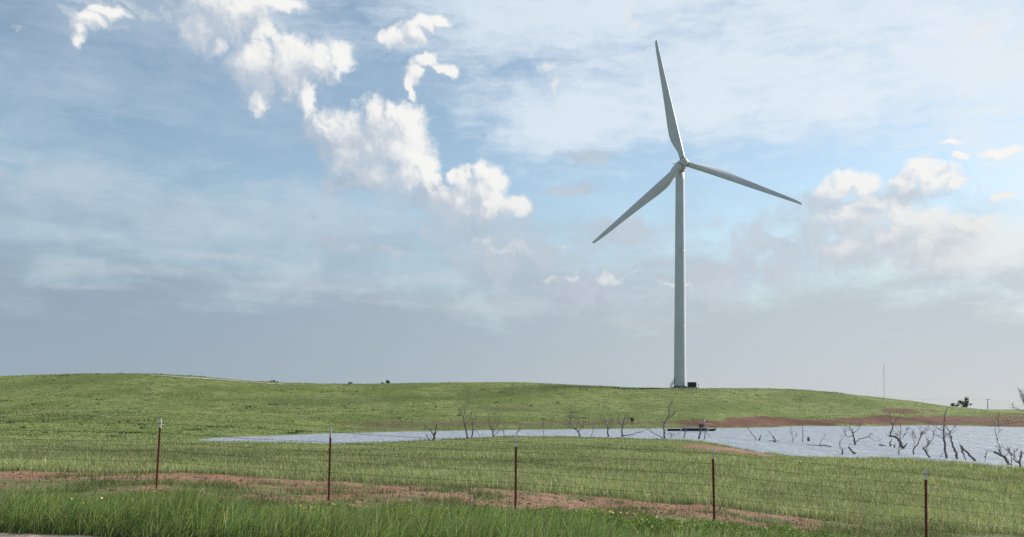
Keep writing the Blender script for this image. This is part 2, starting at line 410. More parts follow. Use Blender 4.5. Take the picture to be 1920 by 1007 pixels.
def pchip(xs, ys, xq):
    xs, ys = np.asarray(xs, float), np.asarray(ys, float); h = np.diff(xs); dl = np.diff(ys) / h
    m = np.zeros_like(ys)
    for i in range(1, len(xs) - 1):
        if dl[i - 1] * dl[i] > 0:
            w1, w2 = 2 * h[i] + h[i - 1], h[i] + 2 * h[i - 1]
            m[i] = (w1 + w2) / (w1 / dl[i - 1] + w2 / dl[i])
    m[0], m[-1] = dl[0], dl[-1]
    k = np.clip(np.searchsorted(xs, xq) - 1, 0, len(xs) - 2); t = np.clip((xq - xs[k]) / h[k], 0, 1); hh = h[k]
    return ((1 + 2 * t) * (1 - t) ** 2 * ys[k] + t * (1 - t) ** 2 * hh * m[k] + t * t * (3 - 2 * t) * ys[k + 1] + t * t * (t - 1) * hh * m[k + 1])
ZT = []
for (c, prof), th in zip(COLS, TH):
    sec = 1 / math.cos(th)
    pr = [(d * sec, z) for d, z in prof]
    if pr[-1][0] < 1500: pr.append((1500, min(pr[-1][1], 1.0) if c < 1750 else 1.6))
    pr += [(4000, 2.5), (9500, 4.0)]
    ZT.append(pchip(np.log([p[0] for p in pr]), [p[1] for p in pr], np.log(RG)))
flat = np.interp(RG, [0.5, 10, 60, 400, 9000], [-1.75, -1.8, -2.2, -2, 3])
THX = np.concatenate([[-math.pi, -1.75], TH, [1.45, 1.75, math.pi]])
ZT = np.array([flat, flat * 0.5 + ZT[0] * 0.5] + ZT + [flat, flat, flat])
# skyline rows of the hill, used to trim the crest
SKY = np.array([(-900,722),(0,705),(150,700),(290,701),(400,708),(520,717.5),(650,720),(800,718),(960,717),(1080,722),(1200,727.5),(1276,728),(1400,727.5),(1480,729.5),(1600,739),(1700,750),(1780,762),(1850,766.5),(2000,767)], float)
CREST = np.array([(-900,312),(0,312),(640,312),(960,315),(1200,330),(1280,335),(1500,350),(1700,362),(1800,372),(2000,400)], float)
def cubic_cols(th, ir, fr):
    k = np.clip(np.searchsorted(THX, th) - 1, 0, len(THX) - 2)
    t = (th - THX[k]) / (THX[k + 1] - THX[k]); t = np.clip(t, 0, 1)
    def Z(j): j = np.clip(j, 0, len(THX) - 1); return ZT[j, ir] * (1 - fr) + ZT[j, np.minimum(ir + 1, len(RG) - 1)] * fr
    z0, z1, z2, z3 = Z(k - 1), Z(k), Z(k + 1), Z(k + 2)
    x0, x1, x2, x3 = THX[np.maximum(k - 1, 0)], THX[k], THX[k + 1], THX[np.minimum(k + 2, len(THX) - 1)]
    m1 = np.where(x2 > x0, (z2 - z0) / np.maximum(x2 - x0, 1e-6), 0) * (x2 - x1) * 0.8
    m2 = np.where(x3 > x1, (z3 - z1) / np.maximum(x3 - x1, 1e-6), 0) * (x2 - x1) * 0.8
    return (1 + 2 * t) * (1 - t) ** 2 * z1 + t * (1 - t) ** 2 * m1 + t * t * (3 - 2 * t) * z2 + t * t * (t - 1) * m2
def rel0(th, r):
    lr = (np.log(np.clip(r, 0.5, 9000)) - math.log(0.5)) / (math.log(9000) - math.log(0.5)) * (len(RG) - 1)
    ir = np.clip(np.floor(lr).astype(int), 0, len(RG) - 2); return cubic_cols(th, ir, lr - ir)
# trim: per azimuth, how far the crest must move to meet the wanted skyline
_tg = np.linspace(math.atan(-1860 / F), math.atan(1040 / F), 400)
_rr = np.linspace(230, 480, 240)
_dz = []
for th in _tg:
    px = 960 + F * math.tan(th); sec = 1 / math.cos(th)
    d = _rr; z = rel0(np.full_like(d, th), d * sec); rows = HY - F * z / d
    want = np.interp(px, SKY[:, 0], SKY[:, 1]); dc = np.interp(px, CREST[:, 0], CREST[:, 1])
    _dz.append((rows.min() - want) * dc / F if px < 1830 else 0.0)
_dz = np.convolve(np.pad(_dz, 6, mode='edge'), np.ones(13) / 13, 'valid')
def trim(th, r):
    d = r * np.cos(th)
    return np.interp(th, _tg, _dz, left=0, right=0) * sstep(215, 300, d) * (1 - sstep(420, 600, d))
def ground(X, Y):
    """world height of the land at X, Y"""
    X, Y = np.asarray(X, float), np.asarray(Y, float)
    th, r = np.arctan2(X, Y), np.hypot(X, Y)
    z = rel0(th, r) + trim(th, r)
    near = sstep(12, 30, r)
    z = z + (fbm(X * 0.35, Y * 0.35, 3, 5) - 0.5) * 0.16 * near + (fbm(X * 0.045, Y * 0.045, 3, 9) - 0.5) * 0.5 * sstep(30, 90, r) * np.where(z < WATER + .6, .5, 1.0)
    z = z + (fbm(X * 1.3, Y * 1.3, 2, 31) - 0.5) * 0.07 * sstep(10.5, 14, r) * (1 - sstep(60, 90, r))
    return z + EZ
def gz(X, Y): return float(ground(np.array([X]), np.array([Y]))[0])
def at(px, py, d):  # point at depth d seen at a photo pixel
    return np.array([(px - 960) / F * d, d, EZ - (py - HY) * d / F])
ROADN = np.array([0.36, 1.0]) / math.hypot(0.36, 1.0)      # across the road
ROADC = float(np.dot((-6.5, 12.22), ROADN))                # verge side edge
def road_s(X, Y): return X * ROADN[0] + Y * ROADN[1]
TRK = np.array([(-300,24),(0,24),(300,23.8),(650,23.4),(960,21.8),(1280,20.2),(1400,20),(1500,19.6),(1650,19.2)], float)
def masks(X, Y):
    X, Y = np.asarray(X, float), np.asarray(Y, float)
    Yc = np.maximum(Y, 0.5); px = 960 + F * X / Yc
    n1, n2 = fbm(X * 0.55, Y * 0.55, 4, 41), fbm(X * 1.7, Y * 1.7, 3, 43)
    dT = np.interp(px, TRK[:, 0], TRK[:, 1]); u = Y - dT
    band = sstep(-3.6, -0.9, u) * (1 - sstep(1.4, 2.0, u)); fade = (1 - sstep(1430, 1640, px)) * (Y > 8)
    trk = band * fade * sstep(0.30, 0.52, n1 * 0.62 + n2 * 0.5 + 0.10 * np.exp(-((u - 0.9) / 0.8) ** 2) + 0.05 * np.exp(-((u + 1.6) / 0.6) ** 2) - 0.13 + 0.08 * (1 - sstep(500, 1000, px)))
    verge = sstep(-7.6, -5.2, u) * (1 - sstep(-2.8, -1.6, u)) * (Y > 8) * (1 - 0.6 * sstep(1500, 1700, px))
    trk = np.maximum(trk, verge * sstep(0.54, 0.66, n1 * 0.6 + n2 * 0.45))
    # raw red banks round the water
    z = rel0(np.arctan2(X, Y), np.hypot(X, Y))
    n3 = fbm(X * 0.06, Y * 0.10, 4, 47)
    far = Y > 190
    bank = far * sstep(1150, 1420, px) * (1 - sstep(0.3, 1.6, z - WATER - 2.4 * n3 - 1.1 * sstep(1550, 1850, px))) * (0.55 + 0.75 * sstep(0.35, 0.6, fbm(X * 0.09, Y * 0.22, 3, 57))) * sstep(0.05, 0.25, z - WATER + 0.5 * (n3 - .5))
    bank2 = far * sstep(1490, 1560, px) * (1 - sstep(1700, 1860, px)) * np.exp(-((z + 0.3 - 3.0 * (px - 1620) / 1000) / 1.1) ** 2) * sstep(0.42, 0.6, n3)
    brown = far * (1 - sstep(1150, 1350, px)) * sstep(600, 700, px) * np.exp(-((z - WATER - 1.1) / 1.0) ** 2) * (0.35 + 0.65 * sstep(0.36, 0.56, n3))
    patch = np.exp(-((px - 1365) / 85) ** 2 - ((Y - 84 + (px - 1350) * 0.06) / 13) ** 2) * 1.7
    patch = sstep(0.45, 0.8, patch * (0.05 + 1.9 * fbm(X * 0.45, Y * 0.16, 3, 53)))
    scar = np.exp(-((px - 945) / 75) ** 2 - ((Y - 257 + 3 * (n3 - .5)) / 4.5) ** 2) * (0.5 + n3) * 0.9
    soil = np.clip(np.maximum.reduce([trk, bank, bank2 * .8, patch * (Y > 60)]), 0, 1)
    shoulder = 1 - sstep(0.0, 0.5, road_s(X, Y) - ROADC - 0.35 * (n2 - 0.5))
    return soil, np.clip(np.maximum(brown, scar), 0, 1), shoulder * (road_s(X, Y) > ROADC - 12)

def build_ground():
    a = np.radians(np.concatenate([np.arange(-180, -40, 4), np.arange(-40, 40, 0.13), np.arange(40, 180, 4)]))
    r = np.concatenate([np.exp(np.arange(math.log(0.5), math.log(8), 0.16)), np.exp(np.arange(math.log(8), math.log(430), 0.0105)), np.exp(np.arange(math.log(430), math.log(9000), 0.07))])
    A, Rr = np.meshgrid(a, r); X, Y = Rr * np.sin(A), Rr * np.cos(A)
    Z = ground(X.ravel(), Y.ravel())
    nr, na = A.shape
    i = np.arange(nr - 1)[:, None] * na; j = np.arange(na)[None]; k = (j + 1) % na
    Q = np.stack([i + j, i + k, i + na + k, i + na + j], -1).reshape(-1, 4)[:, ::-1]
    soil, brown, sh = masks(X.ravel(), Y.ravel())
    V = np.stack([X.ravel(), Y.ravel(), Z], 1)
    V = np.vstack([V, (0, 0, EZ - 1.75)]); c = len(V) - 1
    tri = np.stack([np.full(na, c), (np.arange(na) + 1) % na, np.arange(na)], 1)
    z0 = np.zeros(1)
    m = bpy.data.materials.new('ground'); m.use_nodes = True; nt = m.node_tree; b = nt.nodes['Principled BSDF']
    b.inputs['Roughness'].default_value = 0.95; b.inputs['Specular IOR Level'].default_value = 0.1
    ge = nt.nodes.new('ShaderNodeNewGeometry'); P = E(nt, ge.outputs['Position'])
    def attr(n):
        q = nt.nodes.new('ShaderNodeAttribute'); q.attribute_name = n; return E(nt, q.outputs['Fac'])
    fine = noise(nt, P, 2.2, 5, 0.65); mid = noise(nt, P, 0.32, 6, 0.65); big = noise(nt, P, 0.045, 4, 0.55)
    P2 = vmath(nt, 'MULTIPLY', P, (0.10, 0.5, 0.3)); stx = noise(nt, P2, 1.0, 5, 0.6)
    g = mixc(nt, mid.step(0.36, 0.64), (0.092, 0.122, 0.040), (0.160, 0.195, 0.068))
    g = mixc(nt, stx.step(0.50, 0.68) * 0.6, g, (0.195, 0.215, 0.088))
    g = mixc(nt, big.step(0.44, 0.62) * 0.7, g, (0.080, 0.118, 0.030))
    g = mixc(nt, fine.step(0.55, 0.75) * 0.45, g, (0.055, 0.078, 0.022))
    br = mixc(nt, mid.step(0.4, 0.6), (0.085, 0.065, 0.042), (0.060, 0.068, 0.028))
    g = mixc(nt, attr('brown') * 0.85, g, br)
    s1 = mixc(nt, mid.step(0.35, 0.65), (0.172, 0.094, 0.060), (0.240, 0.158, 0.108))
    dist = vmath(nt, 'LENGTH', P)
    red = mixc(nt, mid.step(0.35, 0.7), (0.078, 0.036, 0.026), (0.130, 0.070, 0.048))
    s1 = mixc(nt, dist.step(70, 180), s1, red)
    s1 = mixc(nt, fine.step(0.45, 0.75) * 0.55, s1, (0.085, 0.047, 0.031))
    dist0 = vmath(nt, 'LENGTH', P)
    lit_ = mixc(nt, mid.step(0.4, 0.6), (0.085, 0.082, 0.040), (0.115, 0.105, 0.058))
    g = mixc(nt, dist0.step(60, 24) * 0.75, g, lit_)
    sf = (attr('soil') + (fine - 0.5) * 1.3 + (mid - 0.5) * 0.9).step(0.38, 0.62)
    g = mixc(nt, sf, g, s1)
    gr = mixc(nt, noise(nt, P, 30, 3, 0.7).step(0.3, 0.7), (0.21, 0.165, 0.135), (0.36, 0.31, 0.27))
    g = mixc(nt, (attr('shoulder') + (fine - 0.5) * 0.5).step(0.35, 0.65), g, gr)
    nt.links.new(g.k, b.inputs['Base Color'])
    bp = nt.nodes.new('ShaderNodeBump'); bp.inputs['Strength'].default_value = 0.9; bp.inputs['Distance'].default_value = 0.12
    nt.links.new((fine + mid * 1.5).k, bp.inputs['Height']); nt.links.new(bp.outputs[0], b.inputs['Normal'])
    o = mesh_np('ground', V, [Q, tri], m, None, True, {'soil': ('FLOAT', np.append(soil, 0)), 'brown': ('FLOAT', np.append(brown, 0)), 'shoulder': ('FLOAT', np.append(sh, 1.0))})
    tag(o, kind='structure')
build_ground()

def build_road():
    t = np.array([ROADN[1], -ROADN[0]]); s = np.linspace(-160, 160, 161)
    V, n = [], 5
    offs = [-0.9, -1.4, -4.6, -7.8, -8.4]; hs = [0.012, 0.055, 0.11, 0.055, 0.012]
    for q in s:
        for of, h in zip(offs, hs):
            p = t * q + ROADN * (ROADC + of); V.append((p[0], p[1], 0))
    V = np.array(V); base = ground(V[:, 0], V[:, 1]).reshape(-1, n)
    V[:, 2] = (base.max(1)[:, None] + np.array(hs)[None] - 0.0).ravel()
    i = np.arange(len(s) - 1)[:, None] * n; j = np.arange(n - 1)[None]
    Q = np.stack([i + j, i + j + 1, i + n + j + 1, i + n + j], -1).reshape(-1, 4)
    m = material('asphalt', (0.060, 0.057, 0.054), 0.9, var=0.35, scale=40, bump=0.5, bscale=120)
    o = mesh_np('road', V, [Q], m); tag(o, kind='structure')
build_road()

def build_water():
    m = bpy.data.materials.new('pond_water'); m.use_nodes = True; nt = m.node_tree; b = nt.nodes['Principled BSDF']
    b.inputs['Base Color'].default_value = (0.23, 0.26, 0.305, 1); b.inputs['Roughness'].default_value = 0.33; b.inputs['IOR'].default_value = 1.333
    ge = nt.nodes.new('ShaderNodeNewGeometry'); P = E(nt, ge.outputs['Position'])
    w1 = noise(nt, vmath(nt, 'MULTIPLY', P, (0.55, 0.30, 1)), 1.0, 5, 0.68, dist=0.4)
    w2 = noise(nt, vmath(nt, 'MULTIPLY', P, (0.16, 0.05, 1)), 1.0, 3, 0.6)
    bp = nt.nodes.new('ShaderNodeBump'); bp.inputs['Strength'].default_value = 0.8; bp.inputs['Distance'].default_value = 0.9
    nt.links.new((w1 + w2 * 1.5).k, bp.inputs['Height']); nt.links.new(bp.outputs[0], b.inputs['Normal'])
    pts = [(-70, 100), (-70, 172), (-14, 228), (60, 262), (130, 302), (215, 302), (240, 230), (190, 110), (110, 50), (45, 48), (22, 70), (12, 96), (-20, 106)]
    c = np.mean(pts, 0); V = [(x, y, WATER + EZ) for x, y in pts] + [(c[0], c[1], WATER + EZ)]
    n = len(pts); T = [(n, (k + 1) % n, k) for k in range(n)]
    o = mesh_np('pond_water', np.array(V), [np.array(T)], m); tag(o, kind='structure')
build_water()

# pale gravel track just under the hill crest
def build_hill_track():
    V = []
    for px in np.linspace(262, 556, 60):
        th = math.atan((px - 960) / F); want = np.interp(px, SKY[:, 0], SKY[:, 1]) + 3.2
        d = np.linspace(240, 312, 300); X = d * math.tan(th); z = ground(X, d) - EZ; rows = HY - F * z / d
        k = int(np.argmax(rows < want)) or 299
        w = 0.3 + 0.8 * math.sin(math.pi * (px - 262) / 294)
        for dd in (d[k] - w, d[k] + w):
            x = dd * math.tan(th); V.append((x, dd, gz(x, dd) + 0.10))
    n = len(V) // 2; i = np.arange(n - 1) * 2
    o = mesh_np('gravel_track', np.array(V), [np.stack([i, i + 2, i + 3, i + 1], 1)], M['gravel']); tag(o, kind='structure')
build_hill_track()

# ================================================================== wind turbine
TX, TY = (1275 - 960) / F * 324, 324.0
TZ = gz(TX, TY)
def build_turbine():
    t = empty('wind_turbine', (TX, TY, TZ))
    tag(t, 'tall pale grey three-bladed wind turbine standing on the green hill', 'wind turbine')
    HUB = 79.3
    MB().lathe([(0.01, -1.0), (3.0, -1.0), (3.0, 0.30), (2.75, 0.42), (0.01, 0.42)], 40).build('foundation', M['concrete'], t)
    # tower in three sections
    prof = [(2.16, 0.75), (2.13, 6), (2.06, 16), (1.97, 27)] + [(1.97 - 0.42 * k / 9, 27 + k * 5.6) for k in range(1, 10)]
    prof = [(2.16, 0.75)] + [(2.16 - 0.62 * k / 24, 0.75 + (HUB - 2.6) * k / 24) for k in range(1, 25)] + [(0.01, HUB - 1.85)]
    tw = MB().lathe(prof, 64).build('tower', M['paint'], t, True)
    MB().lathe([(2.1, 0.42), (2.30, 0.42), (2.30, 0.78), (2.1, 0.78)], 48).build('base_flange', M['dark'], tw)
    for h in (22.0, 49.0):
        rr = 2.16 - 0.62 * (h - 0.75) / (HUB - 2.6)
        MB().lathe([(rr - 0.02, h - 0.10), (rr + 0.025, h - 0.08), (rr + 0.025, h + 0.08), (rr - 0.02, h + 0.10)], 64).build('section_seam', M['paint'], tw, True)
    # door on the left of the tower, and the steps up to it
    db = MB(); db.box((-2.08, -0.35, 2.95), (0.16, 0.95, 2.1)); db.build('door', M['paint_dirty'], tw, bevel=0.03)
    stp = MB()
    for k in range(9): stp.box((-3.55 + k * 0.15, -0.35, 0.12 + k * 0.215), (0.26, 0.9, 0.05))
    stp.box((-2.45, -0.35, 1.98), (0.75, 1.1, 0.06))
    for sy in (-0.85, 0.15):
        stp.tube([(-3.65, sy, 0.0), (-2.45, sy, 1.95)], 0.06, 6)
    stair = stp.build('stairs', M['dark'], t)
    hr = MB()
    for sy in (-0.88, 0.18):
        hr.tube([(-3.65, sy, 1.0), (-2.5, sy, 2.95), (-2.15, sy, 2.98)], 0.035, 6)
        for a, bz in ((-3.65, 0.0), (-3.1, 0.9), (-2.5, 1.95)): hr.tube([(a, sy, bz), (a, sy, bz + 1.0)], 0.03, 6)
    hr.build('handrail', M['dark'], stair)
    # head: yawed, nose towards the camera's right
    yaw = R(7)
    nose = np.array([math.sin(yaw), -math.cos(yaw), 0.0]); side = np.array([math.cos(yaw), math.sin(yaw), 0.0]); up = np.array([0, 0, 1.0])
    tilt = R(5); ax = nose * math.cos(tilt) + up * math.sin(tilt); upr = np.cross(side, ax) * -1
    if upr[2] < 0: upr = -upr
    top = np.array([0, 0, HUB - 0.2])
    # nacelle: rounded tapered section swept along the axis
    nb = MB(); sec = 28; an = np.arange(sec) / sec * 2 * np.pi
    st = [(2.6, 0.55), (2.5, 1.25), (2.2, 1.55), (1.2, 1.78), (-1.5, 1.85), (-5.0, 1.78), (-6.8, 1.6), (-7.4, 1.3), (-7.6, 0.6)]
    V = []
    for l, rad in st:
        cx = np.sign(np.cos(an)) * np.abs(np.cos(an)) ** 0.62 * rad * 0.98; cz = np.sign(np.sin(an)) * np.abs(np.sin(an)) ** 0.62 * rad
        V.append(top + ax * l + cx[:, None] * side + cz[:, None] * upr)
    V = np.concatenate(V); i = np.arange(len(st) - 1)[:, None] * sec; j = np.arange(sec)[None]; k = (j + 1) % sec
    nb.add(V, np.stack([i + j, i + k, i + sec + k, i + sec + j], -1).reshape(-1, 4))
    nb.add(np.vstack([V[:sec], top + ax * 2.6]), (), [(sec, (q + 1) % sec, q) for q in range(sec)])
    nb.add(np.vstack([V[-sec:], top - ax * 7.6]), (), [(sec, q, (q + 1) % sec) for q in range(sec)])
    nac = nb.build('nacelle', M['paint'], t, True)
    MB().lathe([(1.54, HUB - 2.25), (1.66, HUB - 2.2), (1.66, HUB - 1.6), (1.5, HUB - 1.5)], 40).build('yaw_ring', M['paint_dirty'], nac, True)
    ws = MB(); q0 = top - ax * 5.6 + upr * 1.75
    ws.tube([q0, q0 + upr * 1.5], 0.06, 6); ws.tube([q0 + upr * 1.5 - side * 0.75, q0 + upr * 1.5 + side * 0.75], 0.06, 6)
    for e in (-0.75, 0.75): ws.box(q0 + upr * 1.62 + side * e, (0.22, 0.22, 0.22))
    ws.build('wind_sensor', M['dark'], nac)
    # hub
    hubc = top + ax * 4.3
    hb = MB(); prof = [(-1.7, 1.45), (-1.3, 1.62), (-0.4, 1.72), (0.5, 1.62), (1.2, 1.32), (1.7, 0.9), (1.98, 0.4), (2.05, 0.02)]
    V = np.concatenate([hubc + ax * l + rad * (np.cos(an)[:, None] * side + np.sin(an)[:, None] * upr) for l, rad in prof])
    i = np.arange(len(prof) - 1)[:, None] * sec
    hb.add(V, np.stack([i + j, i + sec + j, i + sec + k, i + k], -1).reshape(-1, 4))
    hub = hb.build('hub', M['paint'], t, True)
    ring = MB(); V = np.concatenate([hubc + ax * l + rad * (np.cos(an)[:, None] * side + np.sin(an)[:, None] * upr) for l, rad in [(-2.0, 1.3), (-1.95, 1.5), (-1.72, 1.5), (-1.7, 1.3)]])
    i = np.arange(3)[:, None] * sec
    ring.add(V, np.stack([i + j, i + sec + j, i + sec + k, i + k], -1).reshape(-1, 4)); ring.build('hub_seal', M['dark'], hub)
    # blades
    def blade(angle):
        a = R(angle)                                  # clockwise from straight up as seen from the front
        right = side                                   # seen from the front the picture's right
        span = upr * math.cos(a) + right * math.sin(a)
        lead = -upr * math.sin(a) + right * math.cos(a)     # clockwise side
        LN = 45.0
        xs = np.array([1.5, 2.4, 3.6, 5, 7, 9, 11, 14, 18, 22, 27, 32, 37, 41, 43.4, 44.7, 45.0])
        ch = np.interp(xs, [1.5, 3.6, 5, 7, 9.5, 12, 16, 22, 30, 38, 43, 44.7, 45.0], [2.0, 2.05, 2.35, 3.05, 3.65, 3.65, 3.3, 2.7, 2.05, 1.5, 1.1, 0.7, 0.2])
        tk = np.interp(xs, [1.5, 3.6, 7, 12, 20, 32, 45.5], [1.0, 0.98, 0.58, 0.33, 0.25, 0.20, 0.16])
        tws = np.interp(xs, [1.5, 9, 16, 28, 45], [24, 20, 12, 6, 2])
        ns = 24; ph = np.arange(ns) / ns * 2 * np.pi
        V = []
        for s_, c_, t_, w_ in zip(xs, ch, tk, tws):
            round_ = np.clip((t_ - 0.35) / 0.6, 0, 1)
            u = np.cos(ph); v = np.sin(ph)
            aero = v * np.sqrt(np.clip((u + 1) / 2, 0, 1)) * 1.25       # thick nose (u = 1), thin trailing edge
            v = v * round_ + aero * (1 - round_)
            lx = (u * 0.5 + 0.5) * c_ - (c_ - 0.95)                      # nose edge stays straight 0.95 m ahead
            ly = v * 0.5 * c_ * t_
            w = R(w_)
            dx = lx * math.cos(w) - ly * math.sin(w); dy = lx * math.sin(w) + ly * math.cos(w)
            bend = ax * (0.9 * (s_ / LN) ** 2)
            V.append(hubc + span * s_ + bend + dx[:, None] * lead + dy[:, None] * ax)
        V = np.concatenate(V); i = np.arange(len(xs) - 1)[:, None] * ns; j = np.arange(ns)[None]; k = (j + 1) % ns
        b = MB(); b.add(V, np.stack([i + j, i + k, i + ns + k, i + ns + j], -1).reshape(-1, 4))
        b.add(np.vstack([V[-ns:], V[-ns:].mean(0)]), (), [(ns, q, (q + 1) % ns) for q in range(ns)])
        o = b.build('blade', M['paint'], t, True)
        cl = MB(); V = np.concatenate([hubc + span * s_ + rad * (np.cos(ph)[:, None] * lead + np.sin(ph)[:, None] * ax) for s_, rad in [(1.0, 0.9), (1.0, 1.06), (1.62, 1.06), (1.66, 1.02), (1.8, 1.02), (1.8, 0.9)]])
        i = np.arange(5)[:, None] * ns
        cl.add(V, np.stack([i + j, i + k, i + ns + k, i + ns + j], -1).reshape(-1, 4)); cl.build('root_collar', M['paint_dirty'], o, True)
    for ang_ in (-12.6, 107.4, 227.4): blade(ang_)
build_turbine()

def build_transformer():
    d = 322.0; X = (1297.3 - 960) / F * d; z = gz(X, d)
    t = empty('transformer_cabinet', (X, d, z), R(18)); tag(t, 'dark transformer cabinet beside the base of the wind turbine', 'transformer')
    MB().box((0, 0, 0.10), (3.1, 2.5, 0.5)).build('pad', M['concrete'], t, bevel=0.03)
    b = MB().box((0, 0.1, 1.18), (2.55, 1.7, 1.68)).build('cabinet_body', M['cabinet'], t, bevel=0.04)
    for x in (-0.63, 0.63):
        dr = MB().box((x, -0.78, 1.15), (1.16, 0.05, 1.5)).build('cabinet_door', M['cabinet'], t, bevel=0.01)
        MB().box((x * 0.25, -0.83, 1.15), (0.06, 0.06, 0.3)).build('handle', M['galv'], dr)
    MB().box((0, 0.05, 2.06), (2.75, 1.95, 0.1)).build('lid', M['cabinet'], t, bevel=0.02)
    fin = MB()
    for k in range(9): fin.box((1.42, -0.55 + k * 0.16, 1.2), (0.26, 0.04, 1.1))
    fin.build('cooling_fins', M['cabinet'], t)
build_transformer()
def build_marker():
    d = 321.0; X = (1310 - 960) / F * d; z = gz(X, d)
    t = empty('marker_post', (X, d, z)); tag(t, 'short white marker post just right of the dark cabinet', 'post')
    MB().tube([(0, 0, -0.3), (0, 0, 1.35)], 0.10, 10).build('post', M['white'], t)
    MB().lathe([(0.11, 1.30), (0.14, 1.34), (0.10, 1.46), (0.01, 1.5)], 10).build('cap', M['white'], t)
build_marker()

# ================================================================== fence
POSTS = []      # X, Y, foot z, top z, lean
def build_fence():
    data = [(297, 785, 918, (8, 0)), (618, 802, 948, (4, 0)), (967, 819, 963, (1, 0)), (1338, 841, 990, (-3, 0)), (1736.5, 879, 1035, (-1, 0))]
    f = empty('barbed_wire_fence', (0, 17, gz(0, 17)))
    tag(f, 'barbed wire fence on rust red steel posts with white tips', 'fence')
    off = np.array(f.location)
    L = []
    for px, pt, pb, ln in data:
        t = (px - 960) / F; d = 17 / (1 + 0.2 * t); X = t * d
        L.append((X, d, EZ - (pb - HY) * d / F, EZ - (pt - HY) * d / F, ln[0] * d / F))
    a, b = L[0], L[-1]
    L.insert(0, (a[0] - 4.0, a[1] + 0.80, a[2] + 0.05, a[3] + 0.05, 0.05))
    L.append((b[0] + 3.5, b[1] - 0.7, b[2] - 0.28, b[3] - 0.30, 0.0))
    tops = []
    for X, d, zb, zt, ln in L:
        g = gz(X, d); h0 = min(zb, g) - 0.25
        def P(z, X=X, d=d, zb=zb, zt=zt, ln=ln): u = (z - zb) / (zt - zb); return np.array([X - ln / 2 + ln * u, d, z])
        # T section: flange facing the camera and a web behind, studs on the flange
        tip = 0.185
        def tsec(mb, z0, z1, grow=0.0, P=P):
            p0, p1 = P(z0), P(z1)
            for (w, dep, oy) in ((0.040 + grow, 0.008 + grow, 0.0), (0.009 + grow, 0.042 + grow, 0.0255)):
                q = []
                for p in (p0, p1):
                    for sx, sy in ((-1, -1), (1, -1), (1, 1), (-1, 1)): q.append(p + (sx * w / 2, oy + sy * dep / 2, 0))
                mb.add(np.array(q) - off, [(0, 1, 5, 4), (1, 2, 6, 5), (2, 3, 7, 6), (3, 0, 4, 7), (3, 2, 1, 0), (4, 5, 6, 7)])
        mb = MB(); tsec(mb, h0, zt - tip)
        z = zb + 0.12
        while z < zt - tip:
            mb.box(P(z) + (0, -0.009, 0) - off, (0.018, 0.014, 0.024)); z += 0.054
        po = mb.build('post', M['rust'], f)
        tb = MB(); tsec(tb, zt - tip - 0.002, zt, 0.003)
        tb.build('white_tip', M['tip'], po)
        tops.append((P, zt))
    for wi, dn in enumerate((0.085, 0.27, 0.46, 0.655, 0.865)):
        pts, post_pts = [], []
        for i in range(len(tops)):
            P, zt = tops[i]; p = P(zt - dn) + (0, -0.016, 0) + np.array((0, 0, random.uniform(-.012, .012)))
            post_pts.append(p)
        mb = MB()
        for i in range(len(post_pts) - 1):
            p, q = post_pts[i], post_pts[i + 1]; sag = random.uniform(0.008, 0.03)
            for s in np.linspace(0, 1, 14)[:(14 if i == len(post_pts) - 2 else 13)]:
                pts.append(p * (1 - s) + q * s + np.array((0, 0, -sag * 4 * s * (1 - s))))
        pts = np.array(pts)
        mb.tube(pts - off, 0.0028, 5)
        wl = np.cumsum(np.r_[0, np.linalg.norm(np.diff(pts, axis=0), axis=1)])
        for s in np.arange(0.06, wl[-1], 0.13):
            c = np.array([np.interp(s, wl, pts[:, k]) for k in range(3)]) - off
            for sg in (-1, 1):
                v = np.array((random.uniform(-.008, .008), random.uniform(-.6, .6) * 0.016, sg * 0.017))
                mb.tube([c - v, c + v], 0.0014, 3, cap=False)
        mb.build('wire', M['wire'], f)
    # wire clips
build_fence()

# ================================================================== dead trees in and beside the water
def wdepth(py): return -WATER * F / (py - HY)

def smooth_poly(P, n):
    P = np.asarray(P, float)
    if len(P) == 2: return P[0] + (P[1] - P[0]) * np.linspace(0, 1, n)[:, None]
    t = np.r_[0, np.cumsum(np.linalg.norm(np.diff(P, axis=0), axis=1))]
    tq = np.linspace(0, t[-1], n)
    return np.stack([pchip(t, P[:, k], tq) for k in range(P.shape[1])], 1)

def twigs(mb, p0, dirv, length, rad, depth, up=0.25, rs=random):
    n = 4; pts = [p0]; d = dirv / np.linalg.norm(dirv)
    for k in range(n):
        d = d + np.array([rs.gauss(0, .22), rs.gauss(0, .22), rs.gauss(up * 0.3, .2)]); d /= np.linalg.norm(d)
        pts.append(pts[-1] + d * length / n)
    pts = np.array(pts); r = np.linspace(rad, rad * 0.45, n + 1)
    mb.tube(pts, r, 4 if rad < 0.03 else 5, cap=False)
    if depth > 0:
        for k in range(rs.randint(2, 4)):
            i = rs.randint(1, n); a = d + np.array([rs.gauss(0, .7), rs.gauss(0, .6), rs.gauss(up, .5)])
            twigs(mb, pts[i], a, length * rs.uniform(.4, .75), max(rad * 0.55, 0.006), depth - 1, up, rs)

